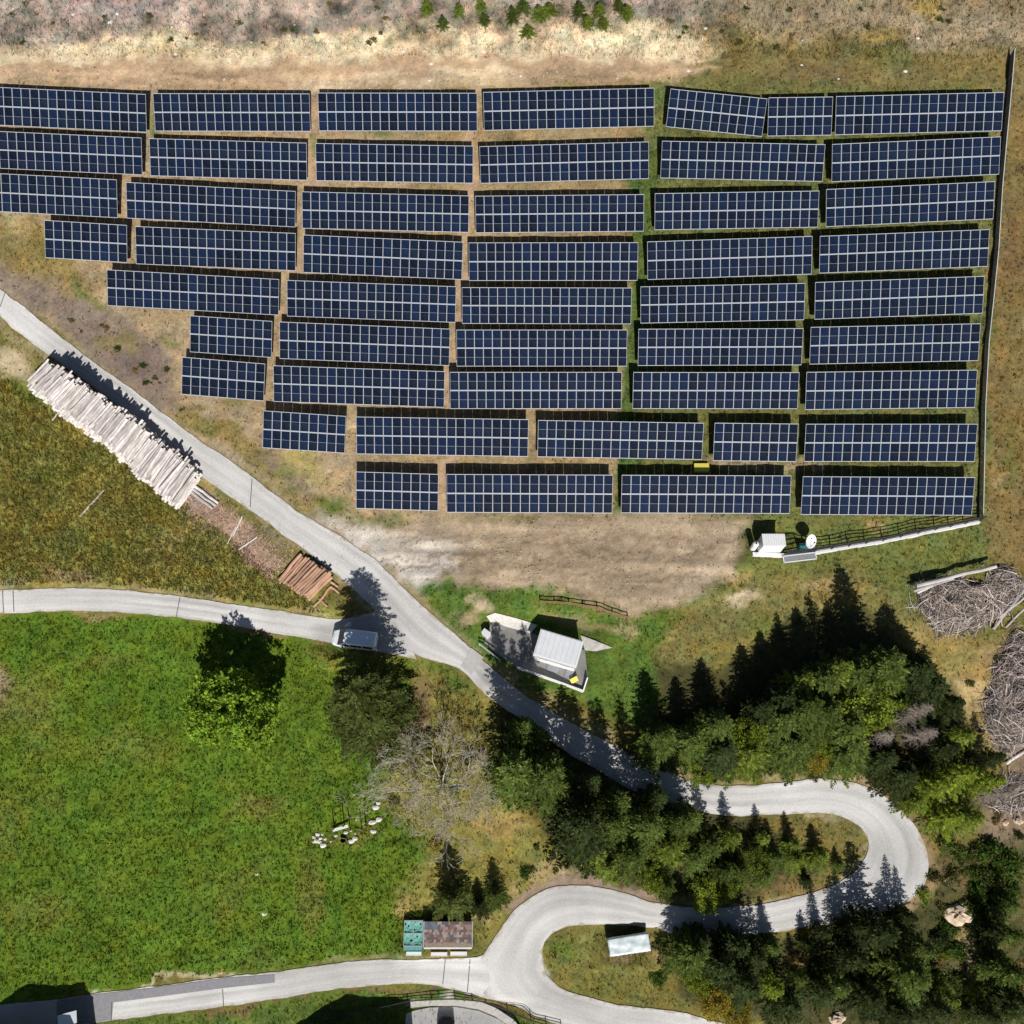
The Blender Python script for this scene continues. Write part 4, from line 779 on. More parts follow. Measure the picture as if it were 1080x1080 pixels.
for (x0, y0, x1, y1, d_, lab) in ((85, 545, 110, 517, .2, 'thin bleached branch lying alone in the olive field'), (252, 580, 271, 567, .2, 'yellowish pole lying on the wood chips between the two log stacks'), (246, 566, 256, 545, .13, 'thin dry pole at the upper end of the wood chips'), (240, 574, 249, 556, .13, 'thin dry pole left of the wood chips'),
    (961, 622, 1044, 601, .5, 'thick bleached trunk along the top of the large brush pile'), (958, 627, 1000, 614, .32, 'bleached trunk below the thick one at the left of the large brush pile'), (962, 629, 985, 618, .28, 'shortest bleached trunk at the left tip of the large brush pile'), (1033, 597, 1036, 595, .3, 'small bleached stump end above the large brush pile'),
    (1046, 664, 1082, 618, .35, 'long bleached trunk right of the large brush pile, nearest to it'), (1052, 652, 1090, 622, .3, 'long bleached trunk right of the large brush pile, middle one'), (1060, 662, 1084, 638, .26, 'short bleached trunk lying in grass at the right edge'), (1060, 805, 1090, 786, .4, 'white trunk lying at the right edge below the brushwood')):
    A = gp(*foot(x0, y0), up=1.35 if 'large brush pile' in lab and x0 < 1030 else .3 if 'brush pile' in lab else .12); B = gp(*foot(x1, y1), up=1.35 if 'large brush pile' in lab and x0 < 1030 else .3 if 'brush pile' in lab else .12); put_log((A+B)/2, B-A, (B-A).length, d_, LOGS, lab, 'bleached branches and trunks lying about')
# brush piles
STICK = bpy.data.materials.new('brushwood_sticks'); STICK.use_nodes = True; nt = STICK.node_tree; at = nt.nodes.new('ShaderNodeAttribute'); at.attribute_name = 'Col'; nt.links.new(at.outputs['Color'], nt.nodes['Principled BSDF'].inputs['Base Color']); nt.nodes['Principled BSDF'].inputs['Roughness'].default_value = .9
def brush_pile(label, cx, cy, rx, ry, hgt, n, seed, swirl=True):
    rr = random.Random(seed); u0, v0 = foot(cx, cy, .5); o0 = gp(u0, v0); b = MB(); rx /= F; ry /= F
    def lobe(a): return 1+.10*math.sin(2*a+seed*2)+.09*math.sin(3*a+seed)+.06*math.sin(7*a+seed*3)
    def hh(x, y):
        q_ = math.hypot(x/rx, y/ry)/lobe(math.atan2(y/ry, x/rx)); return hgt*max(0, 1-q_*q_)**.7*(.75+.5*mnoise.noise(Vector((x*.7, y*.7, seed))))
    for i in range(n):
        a = rr.uniform(0, 2*PI); r = math.sqrt(rr.random())*.97*lobe(a); r *= rr.uniform(1, 1.3) if rr.random() < .14 else 1; x = r*math.cos(a)*rx; y = r*math.sin(a)*ry
        th = (a+PI/2+rr.gauss(0, .55)) if swirl and rr.random() < .75 else rr.uniform(0, 2*PI); L = rr.uniform(.6, 2.6); pts = []; cur = rr.uniform(-.5, .5)
        lift = rr.uniform(-.08, .34)
        for k in range(5):
            s = (k/4-.5)*L; xx = x+s*math.cos(th+cur*k/4); yy = y+s*math.sin(th+cur*k/4)
            z = hh(xx, yy)+lift+rr.uniform(-.05, .08); pts.append(Vector((xx, yy*CA, yy*SA+z)))
        r0 = rr.choice([rr.uniform(.014, .035), rr.uniform(.03, .055)]); kk = rr.choice([.3, .45, .7, .9, 1.1, 1.6, 2.0]); br_ = rr.random(); b.col = (.31*kk, (.24+.05*br_)*kk, (.20+.08*br_)*kk); b.tube(pts, [r0, r0, r0*.8, r0*.6, r0*.4], 4, cap=False)
    vs = []; fs = []; k1, k2 = 8, 26                              # the packed inside of the heap
    for i in range(k1):
        for j in range(k2):
            q_ = i/(k1-1)*.97; a = 2*PI*j/k2; kk = lobe(a)*.95; x = q_*rx*math.cos(a)*kk; y = q_*ry*math.sin(a)*kk; z = hh(x*.97, y*.97)-.22; vs.append((x, y*CA, y*SA+z))
    fs = [(i*k2+j, (i+1)*k2+j, (i+1)*k2+(j+1) % k2, i*k2+(j+1) % k2) for i in range(k1-1) for j in range(k2)]
    t = thing('brush_pile', label, 'brush pile', o0, group='heaps of cut brushwood'); b.build('twigs', STICK, t, col=True)
    c_ = MB(); c_.add(vs, fs); c_.build('packed_core', mat('brush_shadowed_soil', (.15, .115, .095), .95, .4, 6, bump=.8), t)
brush_pile('large swirled heap of grey brushwood under the bleached trunks', 1012, 637, 42, 31, 1.5, 1350, 1)
brush_pile('small heap of brushwood at the right edge, beside the large swirled heap', 1062, 618, 20, 20, .8, 380, 2)
brush_pile('long bank of grey brushwood at the right edge beyond the conifers', 1074, 735, 34, 62, 1.3, 1500, 3)
brush_pile('low scatter of brushwood on bare soil at the right edge', 1066, 838, 30, 22, .5, 330, 4, False)
rs = random.Random(55); b = MB()
for i in range(1900):                                         # bark strips and splinters between the two stacks
    k = rs.random(); x = 196+104*k+rs.gauss(0, 9); y = 530+66*k+rs.gauss(0, 10); a = rs.uniform(0, PI) if rs.random() < .5 else rs.gauss(.75, .3); L = rs.uniform(.1, .7); kk = rs.choice([.5, .8, 1, 1.3, 1.8])
    if 0 and k: pass
    p = gp(*foot(x, y), up=rs.uniform(.03, .14)); d = Vector((math.cos(a), math.sin(a)*CA, math.sin(a)*SA))*L; d.z += rs.uniform(-.03, .06); e = Vector((-math.sin(a), math.cos(a), 0))*rs.uniform(.012, .04); b.col = (.36*kk, .245*kk, .18*kk)
    b.add([p+e, p-e, p+d-e*.5, p+d+e*.5], [(0, 1, 2, 3)])
tag(b.build('bark_debris', STICK, col=True), 'reddish bark strips and splinters between the two log stacks', 'bark', None, 'stuff')
b = MB()
for i in range(2600):                                         # loose gravel on the dirt lot and along the track
    if i < 1900: x, y = rs.uniform(350, 800), rs.uniform(545, 640)
    else: x, y = rs.uniform(0, 720), rs.gauss(80, 10)
    if i < 1900 and y > 622-.1*abs(x-600) and x < 640: continue
    r = rs.choice([.03, .04, .05, .07, .11]); p = gp(*foot(x, y), up=.02); kk = rs.uniform(.5, 1.4); b.col = (.42*kk, .37*kk, .31*kk)
    b.add([p+Vector((r, 0, 0)), p+Vector((-.5*r, .9*r, 0)), p+Vector((-.5*r, -.9*r, 0)), p+Vector((0, 0, r*1.1))], [(0, 1, 3), (1, 2, 3), (2, 0, 3)])
tag(b.build('loose_gravel', STICK, col=True), 'loose gravel strewn over the bare lot and upper track', 'gravel', None, 'stuff')
# ------------------------------------------------------------------ stones and the small ruin of poles
STONES = []
for k in range(5): b = MB(); b.blob((0, 0, .2), (.5, .4, .3), 9, 6, .22, k); STONES.append(b.mesh('stone', [M['stone']]))
ROCKS = []
for k in range(3): b = MB(); b.blob((0, 0, .2), (.5, .42, .32), 12, 8, .25, 40+k); ROCKS.append(b.mesh('rock', [M['rock']]))
def stone(x, y, s, lab, group=None, meshes=STONES, nm='stone', asp=1., ang=0):
    o = link(nm, random.choice(meshes), None, gp(*foot(x, y), up=-.05), (0, 0, ang+random.uniform(-.3, .3)), (s*asp, s, s*.8)); tag(o, lab, nm, group)
GG = 'white stones by the old poles'
for (x, y, s) in ((331, 883, .45), (335, 880, .5), (338, 884, .45), (334, 887, .6), (337, 888, .5), (341, 891, .75), (331, 888, .35), (343, 885, .35), (340, 880, .3)): stone(x, y, s, 'white stone in the tight cluster left of the old poles in the meadow', GG)
for (x, y, s, a, l) in ((349, 887.5, .3, 1, 'lone small white stone between the stone cluster and the old poles'), (371, 886.5, .7, 1.1, 'large round white stone directly below the old poles'), (375, 884, .65, 1, 'white stone touching the large round one below the old poles'), (393.5, 867, .65, 1.5, 'elongated pale yellow stone at the upper right of the old poles'), (400, 864, .7, 1, 'rounded pale yellow stone right of the elongated one'), (396.5, 851, .8, 1, 'big white stone at the upper end of the ruin'), (399, 847, .55, 1, 'white stone behind the big one at the upper end of the ruin'),
    (376, 864.5, .28, 1, 'tiny white stone between the pale posts'), (386.5, 857, .28, 1, 'tiny white stone above the pale posts'), (394, 877, .6, 1.2, 'pale stone at the lower right end of the ruin'), (386, 875.5, .3, 1, 'small pale stone left of the lower right one'), (365, 878, .45, 1.2, 'white stone at the foot of the fallen white board'), (354.5, 881.5, .4, 1.2, 'cream stone left of the black pail'), (370, 876, .28, 1, 'tiny stone right of the fallen white board'), (375, 879, .3, 1.2, 'small white stone above the large round one'), (379.5, 877.8, .26, 1, 'tiny stone below the pale posts'),
    (271, 922, .35, 1, 'small white stone alone in the mown meadow'), (279, 964, .5, 1.3, 'white stone beside a dry patch near the lower road'), (858, 942, .35, 1, 'white marker stone on the inner verge of the right bend, lower one'), (878, 929, .35, 1, 'white marker stone on the inner verge of the right bend, upper one'), (995, 928, .5, 1.2, 'pale stone in the scrub right of the bend')): stone(x, y, s, l, GG if y < 895 else None, asp=a)
for (x, y, s, a, l) in ((1007, 964, 2.6, 1.15, 'large buff boulder in the scrub right of the bend'), (1015, 958, 1.5, 1, 'buff boulder at the upper right of the large one'), (883, 1074, 1.5, 1.2, 'buff rock at the bottom edge among the conifers'), (1022, 1022, .6, 1, 'small rock at the top of the pale footpath'), (1074, 866, .9, 1.2, 'pale rock at the right edge below the brushwood'), (1060, 868, .7, 1, 'small pale rock left of the one at the right edge')): stone(x, y, s, l, None, ROCKS, 'rock', a)
rs = random.Random(31)
for k in range(36): stone(*( (rs.uniform(10, 330), rs.uniform(3, 60)) if k < 18 else (rs.uniform(380, 760), rs.uniform(50, 88)) if k < 28 else (rs.uniform(730, 1040), rs.uniform(20, 100))), rs.uniform(.18, .5), 'small pale stone scattered on the dry slope above the tables', 'pale stones on the upper slope')
GP = 'old poles standing in the meadow'
for (x, y, h, lab, mt) in ((353, 875, 2.3, 'leftmost dark pole of the ruin', 'brownwood'), (363.5, 872, 2.6, 'second dark pole of the ruin, above the white board', 'brownwood'), (369.5, 876, 3.0, 'tallest dark pole of the ruin', 'brownwood'), (382, 876, 2.6, 'left one of the two pale posts of the ruin', 'wood'), (386.5, 872, 2.4, 'right one of the two pale posts of the ruin', 'wood')):
    b = MB(); b.tube([(0, 0, -.3), (0, 0, h*.5), (.02, .02, h)], [.07, .065, .05], 7); tag(b.build('pole', M[mt], loc=gp(*foot(x, y))), lab, 'pole', GP)
A = gp(*foot(352, 876), up=.5); B = gp(*foot(368, 871.5), up=.6); b = MB(); b.bar((0, 0, 0), B-A, .3, .06); tag(b.build('board', M['white'], loc=A), 'fallen white board among the old poles', 'board')
c0 = upright(362, 886, .3); t = thing('pail', 'black pail lying in the grass below the old poles', 'pail', c0); b = MB(); b.tube([(0, 0, -.05), (0, 0, .5)], [.24, .3], 12, cap=False); b.tube([(0, 0, 0), (0, 0, .04)], .24, 12); b.build('body', M['blackwell'], t); b = MB(); b.tube([(.3*math.cos(a), .1+.05*math.sin(a), .5+.3*math.sin(a)) for a in [PI*i/8 for i in range(9)]], .015, 5); b.build('handle', M['steel'], t)
#@@PART3
# ------------------------------------------------------------------ trees
FOL = {'fresh': leaf_mat('fresh_green_leaves', (.215, .335, .038), .3, 0), 'dark': leaf_mat('dark_needles', (.042, .058, .020)), 'mid': leaf_mat('green_needles', (.080, .112, .026)), 'light': leaf_mat('light_green_needles', (.145, .19, .032)), 'lime': leaf_mat('yellow_green_leaves', (.180, .235, .030)),
       'olive': leaf_mat('olive_needles', (.095, .118, .032)), 'yellow': leaf_mat('yellow_leaves', (.25, .20, .028)), 'green': leaf_mat('green_leaves', (.062, .105, .020)), 'scrub': leaf_mat('scrub_leaves', (.11, .11, .035)), 'tawny': leaf_mat('tawny_scrub', (.20, .145, .06))}
def quadcloud(Cn, D, W, col):               # diamonds: centre line start Cn, direction*length D, half width vector W
    n = len(Cn); V_ = np.empty((n, 4, 3)); V_[:, 0] = Cn; V_[:, 1] = Cn+D*.45+W; V_[:, 2] = Cn+D; V_[:, 3] = Cn+D*.45-W
    return V_.reshape(-1, 3), np.arange(n*4).reshape(n, 4), np.repeat(col, 4, 0)
def spruce_crown(seed, R=2.6, H=10., dens=1., droop=.22, broad=.85, loose=.12):
    r = np.random.default_rng(seed); Cn = []; D = []; W = []; K = []
    z = .35
    while z < H-.1:
        rel = z/H; L0 = R*(1-rel)**broad+.14; nb = int(max(5, (5.2+r.uniform(-1, 1))*dens*(1 if rel < .85 else .8)))
        a0 = r.uniform(0, 6.28); tone = r.uniform(.85, 1.15)
        for i in range(nb):
            a = a0+6.283*i/nb+r.normal(0, .16); L = L0*r.uniform(.62, 1.18); zz = z+r.uniform(-loose, loose)
            dx, dy = math.cos(a), math.sin(a); bt = tone*r.uniform(.55, 1.45); s = .10*L
            while s < L:
                f = s/L; bz = zz-L*droop*f*f*1.2+.10*L*f**4; tl = min(.58, .18+.36*(L-s)+.10*L*(1-f))
                for sd in (-1, 1):
                    aa = a+sd*r.uniform(.65, 1.05); el = r.uniform(-.30, .12)
                    d = np.array([math.cos(aa)*math.cos(el), math.sin(aa)*math.cos(el), math.sin(el)])*tl*r.uniform(.75, 1.15)
                    w = np.array([-math.sin(aa), math.cos(aa), r.uniform(-.9, .9)]); w *= (.060+.035*r.random())/np.linalg.norm(w)
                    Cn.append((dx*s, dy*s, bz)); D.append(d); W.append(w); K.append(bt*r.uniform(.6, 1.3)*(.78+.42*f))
                s += .155+.05*r.random()
            d = np.array([dx, dy, -.05])*min(.5, L*.4); w = np.array([-dy, dx, r.uniform(-.6, .6)])*.08
            Cn.append((dx*L*.86, dy*L*.86, zz-L*droop*.8)); D.append(d); W.append(w); K.append(bt*1.35)
        z += .36+.18*(1-rel)
    Cn.append((0, 0, H-.5)); D.append(np.array([0, 0, .8])); W.append(np.array([.09, 0, 0])); K.append(1)
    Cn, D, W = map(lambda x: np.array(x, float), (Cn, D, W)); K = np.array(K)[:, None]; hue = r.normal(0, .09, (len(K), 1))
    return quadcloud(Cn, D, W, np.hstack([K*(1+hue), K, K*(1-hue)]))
def leaf_crown(seed, R=3., H=6., base=.22, ncl=170, nl=34, cr=.55, ls=.2, gaps=.12, top=1.0):
    r = np.random.default_rng(seed); P = []; K = []
    lob = r.uniform(0, 6.28, 5)
    for i in range(ncl):
        a = r.uniform(0, 6.283); cz = 1-r.random()**.85*1.55; rad = math.sqrt(max(0, 1-cz*cz))
        q = r.uniform(.62, 1.0) if r.random() > .25 else r.uniform(.25, .65)
        k = 1+.16*math.sin(2*a+lob[0])+.12*math.sin(3*a+lob[1])+.08*math.sin(5*a+lob[2])
        c = np.array([R*k*q*rad*math.cos(a), R*k*q*rad*math.sin(a), H*(base+(1-base)*(.42+.58*cz*q))])
        kk = r.uniform(.62, 1.35); n = int(nl*r.uniform(.5, 1.3))
        g = r.normal(0, 1, (n, 3)); g /= np.linalg.norm(g, axis=1)[:, None]; rr_ = r.random((n, 1))**.4
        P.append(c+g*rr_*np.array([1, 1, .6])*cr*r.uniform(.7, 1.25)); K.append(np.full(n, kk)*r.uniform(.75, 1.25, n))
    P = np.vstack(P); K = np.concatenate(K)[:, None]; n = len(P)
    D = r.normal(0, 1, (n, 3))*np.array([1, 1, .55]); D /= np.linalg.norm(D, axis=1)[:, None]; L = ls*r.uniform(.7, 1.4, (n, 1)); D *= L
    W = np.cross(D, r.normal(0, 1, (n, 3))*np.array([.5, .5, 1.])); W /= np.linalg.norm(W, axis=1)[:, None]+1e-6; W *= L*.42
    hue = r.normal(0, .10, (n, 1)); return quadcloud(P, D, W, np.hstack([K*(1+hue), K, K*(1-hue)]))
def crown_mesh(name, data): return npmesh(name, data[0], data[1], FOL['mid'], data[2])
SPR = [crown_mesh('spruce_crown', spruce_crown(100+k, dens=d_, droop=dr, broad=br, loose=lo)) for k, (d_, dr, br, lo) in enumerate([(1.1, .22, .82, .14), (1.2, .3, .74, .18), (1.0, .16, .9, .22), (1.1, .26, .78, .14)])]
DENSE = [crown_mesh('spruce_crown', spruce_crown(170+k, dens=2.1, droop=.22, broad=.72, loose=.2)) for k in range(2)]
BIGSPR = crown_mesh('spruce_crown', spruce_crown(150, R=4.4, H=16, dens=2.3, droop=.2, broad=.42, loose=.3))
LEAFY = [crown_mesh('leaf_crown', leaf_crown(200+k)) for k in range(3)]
MAPLE = crown_mesh('leaf_crown', leaf_crown(230, R=4.7, H=9.2, base=.25, ncl=430, nl=46, cr=.55, ls=.30))
BUSH = [crown_mesh('bush_crown', leaf_crown(260+k, R=1., H=1.2, base=.0, ncl=34, nl=26, cr=.34, ls=.15)) for k in range(3)]
def trunk_mesh(seed, H, r0, limbs=True, mt='bark'):
    rr = random.Random(seed); b = MB(); b.tube([(0, 0, -.7), (0, 0, .2), (rr.uniform(-.05, .05), rr.uniform(-.05, .05), H*.5), (0, 0, H)], [r0*1.35, r0, r0*.62, .02], 8)
    if limbs:
        for i in range(9):
            z = H*rr.uniform(.18, .75); a = rr.uniform(0, 6.28); L = H*.22*(1.1-z/H); b.tube([(0, 0, z), (L*.5*math.cos(a), L*.5*math.sin(a), z+L*.35), (L*math.cos(a), L*math.sin(a), z+L*.75)], [r0*.42, r0*.26, .02], 5, cap=False)
    return b.mesh('trunk', M[mt])
TRK = {'spruce': trunk_mesh(1, 9.6, .17, False), 'leafy': trunk_mesh(2, 5.2, .16), 'maple': trunk_mesh(3, 8.0, .24), 'big': trunk_mesh(4, 15.4, .3, False), 'bush': trunk_mesh(5, .9, .05)}
def tree(kind, fol, px, py, h, R, label, group=None, cat=None, at=.68):
    u, v = foot(px, py, h*at); p = gp(u, v, up=-.05); z = random.uniform(0, 6.28)
    name, cat_, cm, R0, H0, tk = {'spruce': ('spruce_tree', 'conifer', random.choice(SPR), 2.6, 10, 'spruce'), 'dense': ('spruce_tree', 'conifer', random.choice(DENSE), 2.6, 10, 'spruce'), 'big': ('spruce_tree', 'conifer', BIGSPR, 4.4, 16, 'big'), 'leafy': ('broadleaf_tree', 'tree', random.choice(LEAFY), 3.3, 6.2, 'leafy'),
        'maple': ('maple_tree', 'tree', MAPLE, 5.0, 9.4, 'maple'), 'bush': ('bush', 'bush', random.choice(BUSH), 1.05, 1.3, 'bush'), 'sapling': ('spruce_sapling', 'conifer', random.choice(SPR), 2.6, 10, 'spruce')}[kind]
    t = thing(name, label, cat or cat_, p, (random.uniform(-.03, .03), random.uniform(-.03, .03), z), group); sc = (R/R0*random.uniform(.94, 1.06), R/R0*random.uniform(.94, 1.06), h/H0)
    link('trunk', TRK[tk], t, scale=(max(.5, sc[0]), max(.5, sc[1]), sc[2])); c_ = link('crown', cm, t, scale=sc)
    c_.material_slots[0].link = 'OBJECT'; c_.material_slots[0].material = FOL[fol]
    return t
tree('maple', 'fresh', 243, 749, 11.0, 4.7, 'lone yellow green broadleaf tree on the mown meadow below the side road', at=.62)
tree('big', 'olive', 389, 747, 16.5, 5.0, 'big round topped olive green spruce shading the van', at=.45)
WG = 'conifers in the wood between the two hairpin bends'; UG = 'trees on the slope above the right hairpin bend'; LG = 'trees in the wood below the right hairpin bend'; EG = 'trees at the right edge of the picture'
